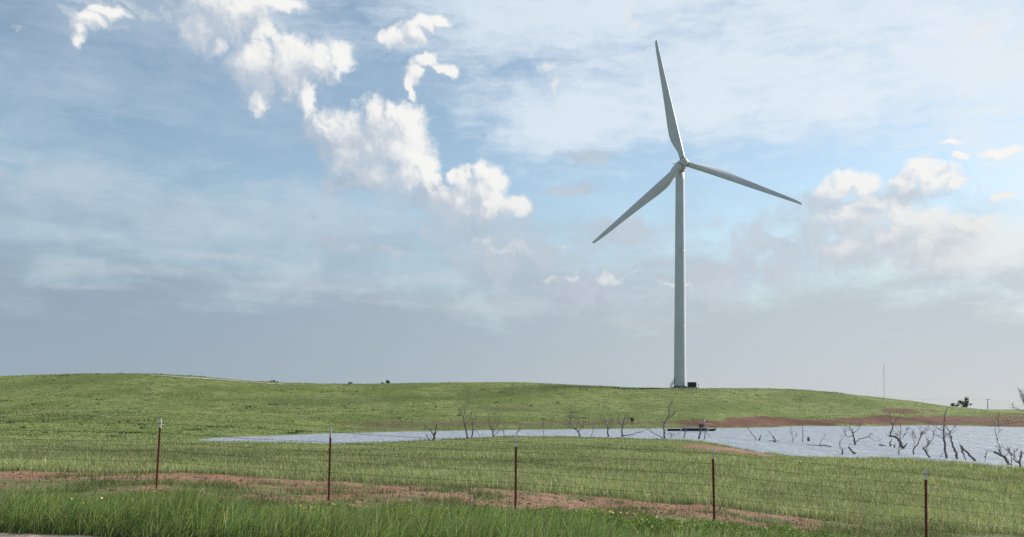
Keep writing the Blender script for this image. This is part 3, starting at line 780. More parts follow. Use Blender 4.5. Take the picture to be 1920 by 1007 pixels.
def dead_tree(label, base, trunk, tw=5.0, branches=(), bush=0, spread=14, name='dead_tree', group='dead trees in the pond', d=None, twr=0.023, foot=None, tip=None, cat='dead tree'):
    """base: pixel of the foot; trunk / branches: pixel polylines; tw: trunk width in photo pixels"""
    rs = random.Random(int(base[0] * 13 + base[1] * 7))
    D = d or wdepth(base[1]); k = D / F
    B = at(base[0], base[1], D); root = empty(name, tuple(B)); tag(root, label, cat, group)
    def W(poly, y0=0.0, y1=0.0):
        out = []
        for q, (px, py) in enumerate(poly):
            s = q / max(1, len(poly) - 1)
            out.append(((px - base[0]) * k, y0 + (y1 - y0) * s, (base[1] - py) * k))
        return np.array(out)
    tl = [base] + list(trunk); lean = rs.uniform(-1, 1) * 0.25 * (base[1] - tl[-1][1]) * k
    Pt = W(tl, 0, lean); n = max(6, 3 * len(tl))
    Ps = smooth_poly(Pt, n); Ps[1:-1] += np.array([[rs.gauss(0, .10 * tw * k), rs.gauss(0, .2 * tw * k), 0] for _ in range(n - 2)])
    Pd = np.vstack([Ps[0] + (Ps[0] - Ps[1]) * 0.3 - np.array((0, 0, 0.9)), Ps])
    r = tw * 0.74 * k / 2 * np.r_[1.25, np.linspace(1.15, tip if tip is not None else 0.45, n)] * np.array([rs.uniform(.88, 1.12) for _ in range(n + 1)])
    MB().tube(Pd, r, 9).build('trunk', M['bark'], root, True)
    def add_bush(mb, path, num, length):
        for q in range(num):
            i = rs.randint(len(path) // 3, len(path) - 1); p = path[i]
            dv = path[i] - path[i - 1]; dv = dv / (np.linalg.norm(dv) + 1e-9)
            dv = dv * 0.8 + np.array([rs.gauss(0, .75), rs.gauss(0, .6), rs.gauss(.35, .4)])
            twigs(mb, p, dv, length * rs.uniform(.5, 1.1), twr * rs.uniform(.6, 1.1), 2, 0.3, rs)
    if bush:
        mb = MB(); add_bush(mb, Ps, bush, spread * k); tag(mb.build('twigs', M['twig'], root), kind='stuff')
    for br in branches:
        poly, w = br[0], br[1]; nb = br[2] if len(br) > 2 else 3
        ps = np.array([((p[0] - base[0]) * k, (base[1] - p[1]) * k) for p in poly])
        j = int(np.argmin((Ps[:, 0] - ps[0, 0]) ** 2 + (Ps[:, 2] - ps[0, 1]) ** 2))
        ln = np.linalg.norm(ps[-1] - ps[0]); y0 = Ps[j, 1]
        path = W(poly, y0, y0 + rs.uniform(-.45, .45) * ln); path = smooth_poly(path, max(6, 3 * len(poly)))
        path[1:] += np.array([[rs.gauss(0, .02 * ln), rs.gauss(0, .03 * ln), rs.gauss(0, .015 * ln)] for _ in range(len(path) - 1)])
        mb = MB(); mb.tube(path, np.linspace(w * k / 2, w * k / 2 * 0.4, len(path)) * 0.85, 7); b = mb.build('branch', M['bark'] if w > 1.6 else M['twig'], root, True)
        if nb:
            tm = MB(); add_bush(tm, path, nb, spread * k * 0.8); tag(tm.build('twigs', M['twig'], b), kind='stuff')
    return root

G1 = 'bare trees along the near shore'
dead_tree('stout forked dead stump with two raised arms, leftmost in the pond', (812, 831), [(814, 817), (818, 806), (819, 794)], 7,
          [([(814, 817), (805, 806), (796, 798)], 3.2, 2), ([(811, 828), (822, 829), (835, 823)], 2.4, 3), ([(810, 826), (802, 822), (799, 813)], 2.4, 2), ([(808, 829), (798, 829), (786, 822)], 1.6, 3)], 2, 10, group=G1)
dead_tree('tallest thin bare tree of the pair standing on the near shore', (876, 830), [(875, 815), (873, 800), (870, 784), (872, 768)], 4.2,
          [([(870, 784), (862, 770), (857, 757)], 2.0, 5), ([(872, 770), (876, 760), (877, 746)], 1.6, 5), ([(873, 795), (882, 786), (888, 780)], 1.2, 3)], 5, 18, group=G1)
dead_tree('shorter bare tree right beside the tallest thin one', (883, 830), [(885, 818), (887, 803), (887, 788)], 4.4,
          [([(887, 803), (897, 813), (903, 824)], 1.6, 2), ([(887, 796), (892, 786), (891, 776)], 1.5, 4)], 6, 14, group=G1)
dead_tree('bushy bare tree with many twigs right of the thin pair', (926, 826), [(924, 812), (921, 800)], 4.2,
          [([(924, 812), (931, 800), (938, 784)], 2.0, 5), ([(922, 804), (917, 792), (915, 784)], 1.8, 5), ([(925, 818), (932, 812), (936, 806)], 1.4, 3), ([(923, 808), (927, 795), (926, 778)], 1.4, 5)], 6, 16, group=G1)
dead_tree('single crooked twig stem between two bushy bare trees', (947, 824), [(945, 813), (942, 802)], 1.6, [], 4, 9, group=G1)
dead_tree('small thin snag just behind the middle fence post', (966, 823), [(969, 813), (971, 806)], 2.0, [([(969, 813), (974, 804), (976, 798)], 1.0, 2)], 4, 9, group=G1)
dead_tree('low leafless sapling alone between middle post and curved tree', (1021, 822), [(1019, 812), (1017, 796)], 1.8, [], 6, 11, group=G1)
dead_tree('bare tree with trunk curving left over the water', (1088, 819), [(1085, 811), (1078, 804), (1070, 800)], 4.6,
          [([(1078, 804), (1071, 792), (1070, 778)], 2.0, 6), ([(1084, 810), (1092, 797), (1094, 786)], 1.8, 6), ([(1072, 801), (1063, 800), (1057, 793)], 1.4, 4), ([(1080, 805), (1083, 792), (1080, 782)], 1.4, 5)], 6, 17, group=G1)
dead_tree('slim leaning twig right of the curved bare tree', (1109, 817), [(1112, 808), (1115, 800)], 1.6, [], 5, 10, group=G1)
dead_tree('upright short bare tree with a straight thick trunk', (1141, 819), [(1140, 806), (1139, 794)], 4.4, [([(1140, 806), (1147, 796), (1149, 788)], 1.6, 4), ([(1139, 796), (1133, 787), (1131, 780)], 1.5, 4)], 8, 15, group=G1)
dead_tree('bare tree with one long low arm reaching right', (1167, 819), [(1166, 808), (1168, 796), (1171, 782)], 4.6,
          [([(1168, 817), (1185, 814), (1207, 806)], 2.2, 3), ([(1167, 800), (1160, 790), (1158, 782)], 1.5, 4), ([(1169, 797), (1178, 788), (1182, 780)], 1.4, 4)], 7, 15, group=G1)
dead_tree('tall crooked bare tree left of the floating platform', (1247, 823), [(1245, 810), (1246, 796), (1250, 788), (1256, 779)], 5.2,
          [([(1243, 822), (1230, 815), (1217, 807)], 2.0, 3), ([(1252, 786), (1260, 780), (1266, 774)], 2.0, 5), ([(1256, 779), (1257, 770), (1255, 762)], 1.6, 5), ([(1246, 797), (1250, 801), (1252, 805)], 1.2, 1)], 5, 15, group=G1)
G2 = 'snags in front of the floating platform'
dead_tree('thin leaning stub nearest the left end of the platform', (1282, 821), [(1284, 813), (1286, 806)], 2.8, [], 3, 8, group=G2, tip=.8)
dead_tree('thick dark leaning stub before the platform', (1310, 823), [(1312, 812), (1314, 800)], 4.0, [], 2, 7, group=G2, tip=.9)
dead_tree('slender propped pole stub at the right end of the platform', (1321, 823), [(1323, 810), (1324.5, 794)], 2.4, [([(1323, 808), (1329, 815), (1334, 823)], 1.2, 0)], 2, 7, group=G2, tip=.7)
dead_tree('spindly twig cluster between tall crooked tree and platform stubs', (1257, 822), [(1260, 816), (1263, 811)], 1.5, [([(1257, 821), (1254, 816), (1253, 811)], 1.1, 2), ([(1260, 816), (1275, 812), (1274, 806)], 1.0, 2)], 4, 8, group=G2)
G3 = 'dead trees in the pond'
dead_tree('lone stick leaning left out of the open water', (1419, 826), [(1410, 814), (1400, 803)], 2.0, [], 2, 8, group=G3)
dead_tree('small horn shaped stump beside the leaning stick', (1424, 826), [(1425, 820), (1428, 814)], 4.0, [], 0, group=G3, tip=.15, cat='stump', name='tree_stump')
dead_tree('short stump with crossing sticks right of the horned stump', (1452, 829), [(1452, 823), (1451, 818)], 4.2, [([(1451, 827), (1446, 826), (1440, 828)], 2.0, 0), ([(1453, 828), (1458, 826), (1461, 828)], 1.6, 0), ([(1451, 822), (1446, 814), (1440, 807)], 1.2, 2)], 2, 7, group=G3, tip=.6)
dead_tree('faint leafless twig bush in open water', (1487, 829), [(1486, 820), (1484, 808)], 1.4, [([(1487, 826), (1491, 820), (1494, 813)], 1.0, 2)], 4, 9, group=G3)
dead_tree('thin upright stake with a bare top in open water', (1505, 828), [(1505, 815), (1504, 800)], 2.2, [], 2, 7, group=G3)
dead_tree('squat round stump standing alone in open water', (1516, 827), [(1516, 824), (1515, 820)], 6.0, [], 0, group=G3, tip=.8, cat='stump', name='tree_stump')
dead_tree('long fallen branch floating flat with one upright twig', (1560, 838), [(1546, 835), (1530, 835), (1512, 833)], 2.4, [([(1536, 835), (1541, 827), (1547, 821)], 1.3, 2), ([(1556, 837), (1569, 842), (1579, 850)], 1.4, 2)], 2, 9, group=G3, name='fallen_branch', cat='branch')
dead_tree('bare tree with upright trunk and wide drooping right arm', (1603, 834), [(1602, 822), (1601, 812), (1595, 801)], 5.0,
          [([(1603, 831), (1612, 823), (1627, 820), (1640, 826)], 2.2, 5), ([(1601, 816), (1590, 820), (1583, 812)], 1.6, 4), ([(1601, 812), (1610, 806), (1616, 797)], 1.6, 4)], 5, 13, group=G3)
dead_tree('stubby snag at the near edge below the drooping tree', (1579, 852), [(1579, 847), (1579, 842)], 4.0, [([(1579, 846), (1572, 836), (1574, 826)], 1.2, 4)], 2, 9, group=G3, tip=.7, cat='stump', name='tree_stump')
dead_tree('short thick log leaning left at the near edge', (1604, 851), [(1598, 846), (1592, 838)], 5.2, [], 2, 8, group=G3, tip=.8, name='leaning_log', cat='log')
dead_tree('twisted dead tree with an S shaped trunk bending left then up', (1693, 841), [(1688, 831), (1681, 821), (1673, 818), (1667, 818), (1667, 810), (1671, 800), (1668, 793)], 7.0,
          [([(1668, 794), (1665, 786), (1665, 776)], 2.2, 5), ([(1671, 798), (1675, 790), (1677, 782)], 1.6, 4), ([(1692, 839), (1696, 835), (1698, 830)], 4.5, 0)], 2, 10, group=G3, tip=.35)
dead_tree('low tooth shaped stump left of the twisted dead tree', (1669, 836), [(1669, 830), (1671, 824)], 4.6, [], 0, group=G3, tip=.3, cat='stump', name='tree_stump')
dead_tree('pair of tiny stump points just left of the twisted trunk', (1677, 839), [(1678, 834), (1679, 831)], 3.4, [([(1676, 838), (1675, 835), (1674, 833)], 2.2, 0)], 0, group=G3, tip=.3, cat='stump', name='tree_stump')
dead_tree('half sunk log floating left of the tooth shaped stump', (1660, 836), [(1654, 835), (1648, 833)], 4.0, [], 2, 6, group=G3, tip=.6, name='floating_log', cat='log')
dead_tree('thin straight bare sapling crossing the twisted trunk', (1685, 852), [(1685, 835), (1686, 815), (1686, 797)], 2.2, [([(1685, 828), (1694, 815), (1699, 803)], 1.0, 4), ([(1686, 822), (1678, 814), (1673, 808)], 1.0, 3)], 5, 12, group=G3)
dead_tree('slender forked tree leaning right with long bare limbs', (1713, 852), [(1713, 845), (1721, 833), (1727, 820), (1731, 807)], 3.2,
          [([(1714, 843), (1713, 825), (1710, 806)], 1.4, 6), ([(1727, 820), (1735, 810), (1743, 802)], 1.4, 5)], 5, 14, group=G3)
dead_tree('short slanting trunk with twiggy limbs near the grass edge', (1744, 858), [(1738, 850), (1731, 840)], 5.0,
          [([(1733, 841), (1743, 832), (1752, 820), (1754, 812)], 2.2, 6), ([(1735, 844), (1737, 834), (1736, 826)], 1.6, 5)], 4, 12, group=G3, tip=.6)
dead_tree('tallest straight dead trunk with a broken pale top', (1775, 859), [(1772, 842), (1768, 820), (1767, 796), (1769, 780), (1772, 764)], 5.4,
          [([(1766, 808), (1758, 803), (1751, 797)], 2.0, 3), ([(1767, 822), (1760, 818), (1753, 815)], 1.4, 3), ([(1769, 816), (1779, 812), (1790, 803)], 1.4, 2), ([(1773, 848), (1766, 850), (1762, 858)], 1.4, 1), ([(1769, 818), (1777, 820), (1781, 823)], 1.6, 1)], 3, 10, group=G3, tip=.25)
dead_tree('thick dead trunk leaning left against the tallest one', (1795, 860), [(1792, 848), (1786, 835), (1783, 820), (1780, 808), (1771, 797)], 5.8,
          [([(1782, 812), (1787, 806), (1791, 802)], 1.6, 2), ([(1784, 822), (1776, 816), (1769, 811)], 1.6, 2)], 2, 9, group=G3, tip=.25)
dead_tree('heavy split log propped up in a lambda shape', (1828, 864), [(1820, 855), (1811, 845), (1802, 835)], 6.0, [([(1804, 838), (1807, 850), (1811, 863)], 4.6, 0), ([(1803, 838), (1804, 847), (1808, 853)], 2.2, 0)], 2, 8, group=G3, tip=.7, name='leaning_log', cat='log')
dead_tree('fine twig bush between the lambda log and the right snags', (1846, 866), [(1848, 858), (1849, 850)], 1.2, [], 5, 8, group=G3)
dead_tree('thick slanting log with a tall thin shoot near right edge', (1893, 871), [(1885, 860), (1877, 853), (1867, 848)], 7.0,
          [([(1879, 853), (1876, 838), (1873, 820), (1874, 800)], 2.4, 3), ([(1874, 802), (1877, 790), (1879, 778)], 1.4, 4), ([(1884, 858), (1891, 847), (1890, 838)], 1.2, 4)], 5, 14, group=G3, tip=.85)
dead_tree('upright bare sapling between slanting log and right edge', (1897, 877), [(1897, 864), (1896, 848)], 2.4, [([(1897, 862), (1904, 852), (1908, 845)], 1.2, 4)], 6, 12, group=G3)
dead_tree('dark broken snag with tangled roots at the right edge', (1913, 879), [(1914, 866), (1919, 848)], 5.5, [([(1912, 868), (1905, 864), (1901, 861)], 4.0, 2), ([(1914, 868), (1907, 858), (1899, 848)], 1.8, 4)], 6, 11, group=G3, tip=.6)
dead_tree('big bare tree cut by the right picture edge above the far bank', (1929, 786), [(1926, 772), (1920, 760), (1915, 750)], 4.0,
          [([(1921, 763), (1912, 752), (1909, 742)], 2.0, 6), ([(1924, 768), (1930, 754), (1926, 742)], 2.2, 7), ([(1918, 756), (1917, 744), (1911, 735)], 1.6, 6), ([(1924, 770), (1914, 770), (1904, 764)], 1.6, 4)], 4, 15, group='bare trees on the far bank', d=265, twr=0.05)

# ================================================================== floating platform and skiff by the far shore
def build_platform():
    D = 201.0; k = D / F; wz = WATER + EZ
    t = empty('floating_platform', ((1296 - 960) * k, D, wz), R(-4)); tag(t, 'low dark floating work platform with pale rails near the far shore', 'platform')
    x0, x1 = (1252 - 1296) * k, (1327 - 1296) * k
    for y in (-1.0, 1.0):
        MB().tube([(x0 + 3.1, y, 0.12), (x0 + 3.5, y, 0.12), (x1 - 0.3, y, 0.12), (x1, y, 0.22)], [0.15, 0.36, 0.36, 0.14], 12).build('float', M['hull'], t, True)
    n = 14; w = (x1 - x0 - 3.0) / n
    for q in range(n):
        MB().box((x0 + 3.0 + (q + .5) * w, 0, 0.55), (w - 0.03, 2.7, 0.07)).build('deck_board', M['deck'], t)
    gw = MB(); gw.box((x0 + 1.45, 0.2, 0.42), (2.9, 1.1, 0.10)); gw.tube([(x0, 0.2, 0.15), (x0 + 2.9, 0.2, 0.15)], 0.22, 8); gw.build('gangway', M['hull'], t)
    for y in (-1.3, 1.3):
        MB().box(((x0 + x1) / 2 + 1.4, y, 0.66), (x1 - x0 - 2.8, 0.09, 0.16)).build('edge_rail', M['white'], t)
    for x in (x0 + 3.0, x0 + 5.2, x0 + 7.0):
        MB().tube([(x, 1.25, 0.6), (x, 1.25, 1.25)], 0.035, 6).build('rail_post', M['galv'], t)
    MB().tube([(x0 + 3.0, 1.25, 1.22), (x0 + 7.0, 1.25, 1.22)], 0.035, 6).build('handrail', M['galv'], t)
    mast = MB().tube([(x1 - 0.8, 0.2, 0.58), (x1 - 0.8, 0.2, 2.0)], 0.07, 8).build('mast', M['galv'], t)
    MB().lathe([(0.02, 1.95), (0.17, 2.0), (0.17, 2.32), (0.02, 2.45)], 10, (x1 - 0.8, 0.2, 0)).build('lamp', M['white'], mast)
    MB().tube([(x1 - 0.8, 0.2, 1.62), (x1 + 0.95, 0.2, 1.55)], 0.045, 6).build('boom', M['white'], mast)
    MB().box((x1 - 1.5, -0.2, 1.05), (0.9, 0.8, 0.9)).build('pump_housing', M['hull'], t, bevel=0.06)
    MB().box((x1 - 0.5, -0.6, 0.85), (0.4, 0.35, 0.5)).build('white_box', M['white'], t, bevel=0.04)
    # small skiff
    s = empty('skiff', ((1333 - 960) * k, D - 0.4, wz), R(-4)); tag(s, 'small dark skiff with white bow moored at the right end of the platform', 'boat')
    st = np.linspace(0, 1, 9); V = []
    for q in st:
        hw = 0.55 * math.sin(math.pi * (0.18 + 0.62 * (1 - q))) * (1 - q ** 4 * 0.85); bz = -0.12 + 0.28 * q ** 3; tz = 0.42 + 0.16 * q * q
        for yy, zz in ((-hw, tz), (-hw * 0.8, bz + .12), (0, bz), (hw * 0.8, bz + .12), (hw, tz)): V.append((-0.95 + 2.0 * q, yy, zz))
    i = np.arange(8)[:, None] * 5; j = np.arange(4)[None]
    MB().add(np.array(V), np.stack([i + j, i + j + 1, i + 5 + j + 1, i + 5 + j], -1).reshape(-1, 4)).add(np.array(V[:5]), (), [(0, 1, 2), (0, 2, 3), (0, 3, 4)]).build('hull', M['hull'], s, True)
    MB().box((0.55, 0, 0.50), (0.7, 0.42, 0.07)).build('bow_deck', M['white'], s, bevel=0.02)
    MB().box((-0.25, 0, 0.36), (0.25, 0.8, 0.05)).build('seat', M['deck'], s)
    MB().box((-0.95, 0, 0.60), (0.25, 0.3, 0.55)).build('outboard_motor', M['white'], s, bevel=0.05)
build_platform()

# ================================================================== leafy shrubs, poles and mast on the skyline
def leafy(label, px, py_base, h_px, w_px, d, clumps, name='shrub', cat='shrub', group='shrubs on the skyline', col=(0.045, 0.060, 0.028), stems=True):
    rs = np.random.default_rng(int(px)); k = d / F; X = (px - 960) * k; z = gz(X, d)
    want = EZ - (py_base - HY) * k
    t = empty(name, (X, d, min(z, want))); tag(t, label, cat, group)
    h, w = h_px * k, w_px * k; lift = max(0, want - min(z, want))
    cs = [(cx * w, rs.normal(0, .12) * w, cy * h + lift, r * h) for cx, cy, r in clumps]
    tm = MB()
    for cx, cy, cz, r in cs:
        tm.tube(smooth_poly([(0, 0, -0.3), (cx * .35, cy * .4, cz * .55), (cx, cy, cz)], 7), np.linspace(0.05 * h, 0.012 * h, 7), 6)
    tm.build('trunk', M['wood'], t, True)
    V, C = [], []
    for cx, cy, cz, r in cs:
        n = int(260 * max(0.25, (r / h) / 0.25) ** 2)
        p = rs.normal(0, 1, (n, 3)); p /= np.linalg.norm(p, axis=1)[:, None]; p *= (rs.random(n)[:, None] ** 0.6) * r * 1.15 * rs.uniform(.75, 1.15, (n, 1))
        p += (cx, cy, cz); s = rs.uniform(.025, .06, (n, 1)) * h
        a, b = rs.normal(0, 1, (n, 3)), rs.normal(0, 1, (n, 3))
        a /= np.linalg.norm(a, axis=1)[:, None]; b -= a * (a * b).sum(1)[:, None]; b /= np.linalg.norm(b, axis=1)[:, None]
        V.append(np.stack([p - a * s, p + b * s * .55, p + a * s, p - b * s * .55], 1).reshape(-1, 3))
        cc = np.array(col) * rs.uniform(.6, 1.5, (n, 1)); C.append(np.repeat(np.c_[cc, np.ones(n)], 4, 0))
    V = np.concatenate(V); C = np.concatenate(C)
    mesh_np('crown', V, [np.arange(len(V)).reshape(-1, 4)], M['leaf'], t, False, {'tint': ('FLOAT_COLOR', C)})
leafy('open dark green tree with ragged crown on the skyline at right', 1808, 766, 22, 30, 385, [(-.25, .55, .2), (-.05, .45, .22), (.12, .8, .22), (.25, .55, .22), (.18, .3, .2), (-.4, .3, .14), (.42, .35, .12)], 'skyline_tree', 'tree')
leafy('small round bush left of the ragged skyline tree', 1787, 764, 9, 14, 383, [(-.2, .5, .4), (.15, .6, .4), (.4, .35, .3)])
leafy('dark flat bush on the hilltop above the pale track', 514, 719, 6, 16, 322, [(-.35, .5, .5), (0, .6, .55), (.35, .4, .45)])
leafy('tiny dark bush on the hilltop left of the twin bushes', 657, 721.5, 6, 9, 322, [(-.2, .4, .5), (.2, .55, .4)])
leafy('taller of the twin bushes on the hilltop', 727, 720, 8, 9, 322, [(-.1, .6, .42), (.2, .45, .4), (0, .25, .4)])
leafy('lower of the twin bushes on the hilltop', 716, 720.5, 4, 7, 322, [(0, .5, .6), (.3, .4, .5)])
leafy('small dark bush on the far bank under the hill', 1185, 790, 8, 8, 232, [(-.1, .6, .4), (.2, .5, .4), (0, .25, .4)], group='bushes on the far bank')

def build_mast():
    d = 520.0; k = d / F; X = (1658.5 - 960) * k; z = gz(X, d)
    t = empty('measuring_mast', (X, d, z)); tag(t, 'very thin tall measuring mast behind the hill at right', 'mast')
    h = EZ - (684 - HY) * k - z; lean = -1.6 * k
    m = MB(); rad = 0.16
    for q in range(3):
        a = q * 2.094; m.tube([(rad * math.cos(a), rad * math.sin(a), -.5), (lean + rad * .6 * math.cos(a), rad * .6 * math.sin(a), h)], 0.03, 4)
    n = 40
    for q in range(n):
        a0, a1 = q * 2.094, (q + 1) * 2.094; z0, z1 = h * q / n, h * (q + 1) / n
        m.tube([(lean * q / n + rad * math.cos(a0), rad * math.sin(a0), z0), (lean * (q + 1) / n + rad * math.cos(a1), rad * math.sin(a1), z1)], 0.02, 3)
    m.build('lattice', M['galv'], t)
    for hz in (0.97, 0.66): MB().tube([(lean * hz - .7, 0, h * hz), (lean * hz + .7, 0, h * hz)], 0.03, 4).build('sensor_arm', M['galv'], t)
    for a in (0.5, 2.6, 4.7):
        MB().tube([(lean * .9, 0, h * .9), (math.cos(a) * 9, math.sin(a) * 9, -1.0)], 0.010, 3).build('guy_wire', M['galv'], t)
build_mast()
def build_poles():
    spec = [(1852, 748, 768, 800.0, 'nearer of the two wooden utility poles on the far horizon'), (1899, 757, 770, 1300.0, 'smaller far utility pole near the right edge of the horizon'),]
    tops = []
    for px, pt, pb, d, lab in spec:
        k = d / F; X = (px - 960) * k; z = gz(X, d); h = EZ - (pt - HY) * k - z
        t = empty('utility_pole', (X, d, z)); tag(t, lab, 'utility pole', 'utility poles on the horizon')
        MB().tube([(0, 0, -1), (0, 0, h)], [0.34, 0.24], 8).build('pole', M['wood'], t, True)
        MB().box((0, 0, h - 0.6), (3.2, 0.22, 0.25)).build('crossarm', M['wood'], t)
        for sx in (-1.4, 0, 1.4): MB().lathe([(0.02, h - .45), (0.12, h - .4), (0.12, h - .15), (0.02, h - .1)], 8, (sx, 0, 0)).build('insulator', M['galv'], t)
        tops.append(np.array([X, d, z + h - .3]))
    p, q = tops; l = p + (p - q) * 0.55 * np.array([1, .6, .2]); r = q + (q - p) * 1.0
    o = np.array([p[0], p[1], p[2]])
    f = empty('power_line', tuple(o)); tag(f, 'thin power line wires strung between the far utility poles', 'power line')
    for dx in (-1.4, 1.4):
        pts = []
        for a, b in ((l, p), (p, q), (q, r)):
            for s in np.linspace(0, 1, 10)[:-1]: pts.append(a * (1 - s) + b * s + np.array((dx, 0, -6 * s * (1 - s))) - o)
        MB().tube(pts, 0.03, 4).build('wire', M['cable'], f)
build_poles()
def build_hill_stake():
    d = 300.0; X = (1500 - 960) / F * d; z = gz(X, d)
    t = empty('hill_stake', (X, d, z)); tag(t, 'thin dark stake standing on the hillside right of the turbine', 'post')
    MB().tube([(0, 0, -.3), (0.05, 0, 2.1)], [0.07, 0.06], 6).build('stake', M['wood'], t)
    MB().box((0.03, 0, 1.9), (0.22, 0.1, 0.3)).build('plate', M['dark'], t)
build_hill_stake()

# ================================================================== grass and weeds
def grass_mesh(name, X, Y, H, Wd, col, lean=0.5, seg=3, label=None, tipc=None, drop=0.0, seedlean=None):
    n = len(X); z = ground(X, Y) - drop
    B = np.stack([X, Y, z], 1)
    az = rng.uniform(0, 2 * np.pi, n) if seedlean is None else seedlean + rng.normal(0, 0.9, n)
    dv = np.stack([np.cos(az), np.sin(az), np.zeros(n)], 1)
    ps = rng.uniform(0, np.pi, n); sv = np.stack([np.cos(ps), np.sin(ps), np.zeros(n)], 1)
    bend = np.abs(rng.normal(0, lean, n)) + 0.08
    V = np.empty((n, 2 * seg + 1, 3), np.float32); C = np.empty((n, 2 * seg + 1, 4), np.float32)
    tipc = col * 1.0 if tipc is None else tipc
    for k in range(seg + 1):
        s = k / seg
        c = B + dv * (bend * H * s ** 1.8)[:, None] + np.array([0, 0, 1.0]) * (H * (s - 0.28 * np.minimum(bend, 1.6) * s * s))[:, None]
        w = (Wd * (1 - s ** 1.6 * 0.97))[:, None] * 0.5
        cc = np.concatenate([col * (1 - s) + tipc * s, np.ones((n, 1))], 1)
        if k < seg:
            V[:, 2 * k] = c - sv * w; V[:, 2 * k + 1] = c + sv * w; C[:, 2 * k] = cc; C[:, 2 * k + 1] = cc
        else: V[:, 2 * seg] = c; C[:, 2 * seg] = cc
    m = 2 * seg + 1; b = (np.arange(n) * m)[:, None]; q = []
    for k in range(seg - 1): q.append(b + np.array([[2 * k, 2 * k + 1, 2 * k + 3, 2 * k + 2]]))
    tri = b + np.array([[2 * seg - 2, 2 * seg - 1, 2 * seg]])
    fs = ([np.concatenate(q)] if q else []) + [tri]
    o = mesh_np(name, V.reshape(-1, 3), fs, M['blade'], None, False, {'tint': ('FLOAT_COLOR', C.reshape(-1, 4))})
    tag(o, label, 'grass', kind='stuff'); return o

def palette(n, cols, wts, jit=0.22):
    i = rng.choice(len(cols), n, p=np.array(wts) / sum(wts)); c = np.array(cols)[i]
    return np.clip(c * rng.normal(1, jit, (n, 1)) * rng.normal(1, 0.08, (n, 3)), 0.005, 0.8)

def fan(n, d0, d1, t0=-0.66, t1=0.66, power=1.0):
    """points spread over the view fan, denser close by"""
    t = rng.uniform(t0, t1, n); u = rng.random(n)
    d = 1 / (1 / d0 + (1 / d1 - 1 / d0) * u) if power == 1 else d0 * (d1 / d0) ** u
    return t * d, d

def wet(X, Y): return (ground(X, Y) - EZ) < WATER + 0.04

# tall verge grass along the road
def tall_verge():
    n = 150000; X = rng.uniform(-11, 11, n); Y = rng.uniform(7.5, 16.5, n)
    s = road_s(X, Y) - ROADC
    px = 960 + F * X / Y
    far = np.interp(px, [-200, 0, 300, 640, 900, 1150, 1300, 2200], [14.6, 14.5, 14.3, 13.5, 13.2, 12.6, 12.0, 11.0])
    cl = fbm(X * 1.1, Y * 1.1, 3, 61)
    keep = (s > 0.15 + 0.3 * rng.random(n)) & (Y < far + (cl - .5) * 1.6 + rng.normal(0, .25, n)) & (cl * 0.8 + rng.random(n) * 0.5 > 0.38) & (Y > 0.0)
    X, Y, s, cl = X[keep], Y[keep], s[keep], cl[keep]; n = len(X)
    px = 960 + F * X / Y
    cl2 = fbm(X * 2.6, Y * 2.6, 2, 63)
    H = (0.24 + 0.38 * rng.random(n)) * (0.35 + 0.8 * cl + 0.6 * cl2) * sstep(-0.1, 0.7, s) * np.interp(px, [0, 900, 1400], [1.0, 0.92, 0.7])
    col = palette(n, [(0.150, 0.230, 0.062), (0.195, 0.280, 0.076), (0.165, 0.240, 0.105), (0.26, 0.25, 0.12)], [4, 4, 2.5, 0.8])
    grass_mesh('tall_grass', X, Y, H, rng.uniform(.008, .018, n), col * (0.75 + 0.5 * cl2)[:, None], 0.85, 4, 'tall lush green grass along the road edge in the foreground', col * (1.15, 1.08, 1.0), seedlean=0.15)
tall_verge()

def seed_stalks():
    n = 5200; X = rng.uniform(-11, 9, n); Y = rng.uniform(9, 15.2, n); px = 960 + F * X / Y
    far = np.interp(px, [-200, 0, 300, 640, 900, 1150, 1300, 2200], [14.8, 14.7, 14.5, 13.8, 13.5, 12.9, 12.3, 11.3])
    k = (road_s(X, Y) - ROADC > 0.35) & (Y < far) & (fbm(X * .8, Y * .8, 2, 67) > 0.42); X, Y = X[k], Y[k]; n = len(X)
    col = palette(n, [(0.30, 0.27, 0.15), (0.22, 0.24, 0.11), (0.36, 0.31, 0.20)], [3, 3, 1.5], .15)
    grass_mesh('seed_stalks', X, Y, rng.uniform(.38, .66, n), rng.uniform(.005, .010, n), col, 0.45, 4, 'pale dry seed stalks standing in the tall roadside grass', seedlean=0.15)
seed_stalks()

# clods and small stones on the bare track
def clods():
    n = 26000; X, Y = fan(n, 12.5, 29, -0.68, 0.62); soil, _, sh = masks(X, Y)
    k = rng.random(n) < soil * 0.55; X, Y = X[k], Y[k]; n = len(X)
    s = rng.uniform(.010, .030, n) * (1 + 1.2 * (rng.random(n) > .95)); Z = ground(X, Y)
    o6 = np.array([(1, 0, 0), (0, 1, 0), (-1, 0, 0), (0, -1, 0), (0, 0, .7), (0, 0, -.7)])
    V = o6[None] * s[:, None, None] * rng.uniform(.6, 1.3, (n, 6, 1)) + np.stack([X, Y, Z + s * .2], 1)[:, None]
    t = np.array([(0, 1, 4), (1, 2, 4), (2, 3, 4), (3, 0, 4), (1, 0, 5), (2, 1, 5), (3, 2, 5), (0, 3, 5)])
    T = (np.arange(n)[:, None, None] * 6 + t[None]).reshape(-1, 3)
    o = mesh_np('soil_clods', V.reshape(-1, 3), [T], material('soil_clod', (0.20, 0.125, 0.085), 0.95, scale=3, color2=(0.12, 0.065, 0.042)))
    tag(o, 'loose clods and small stones scattered on the bare dirt track', 'clods', kind='stuff')
clods()

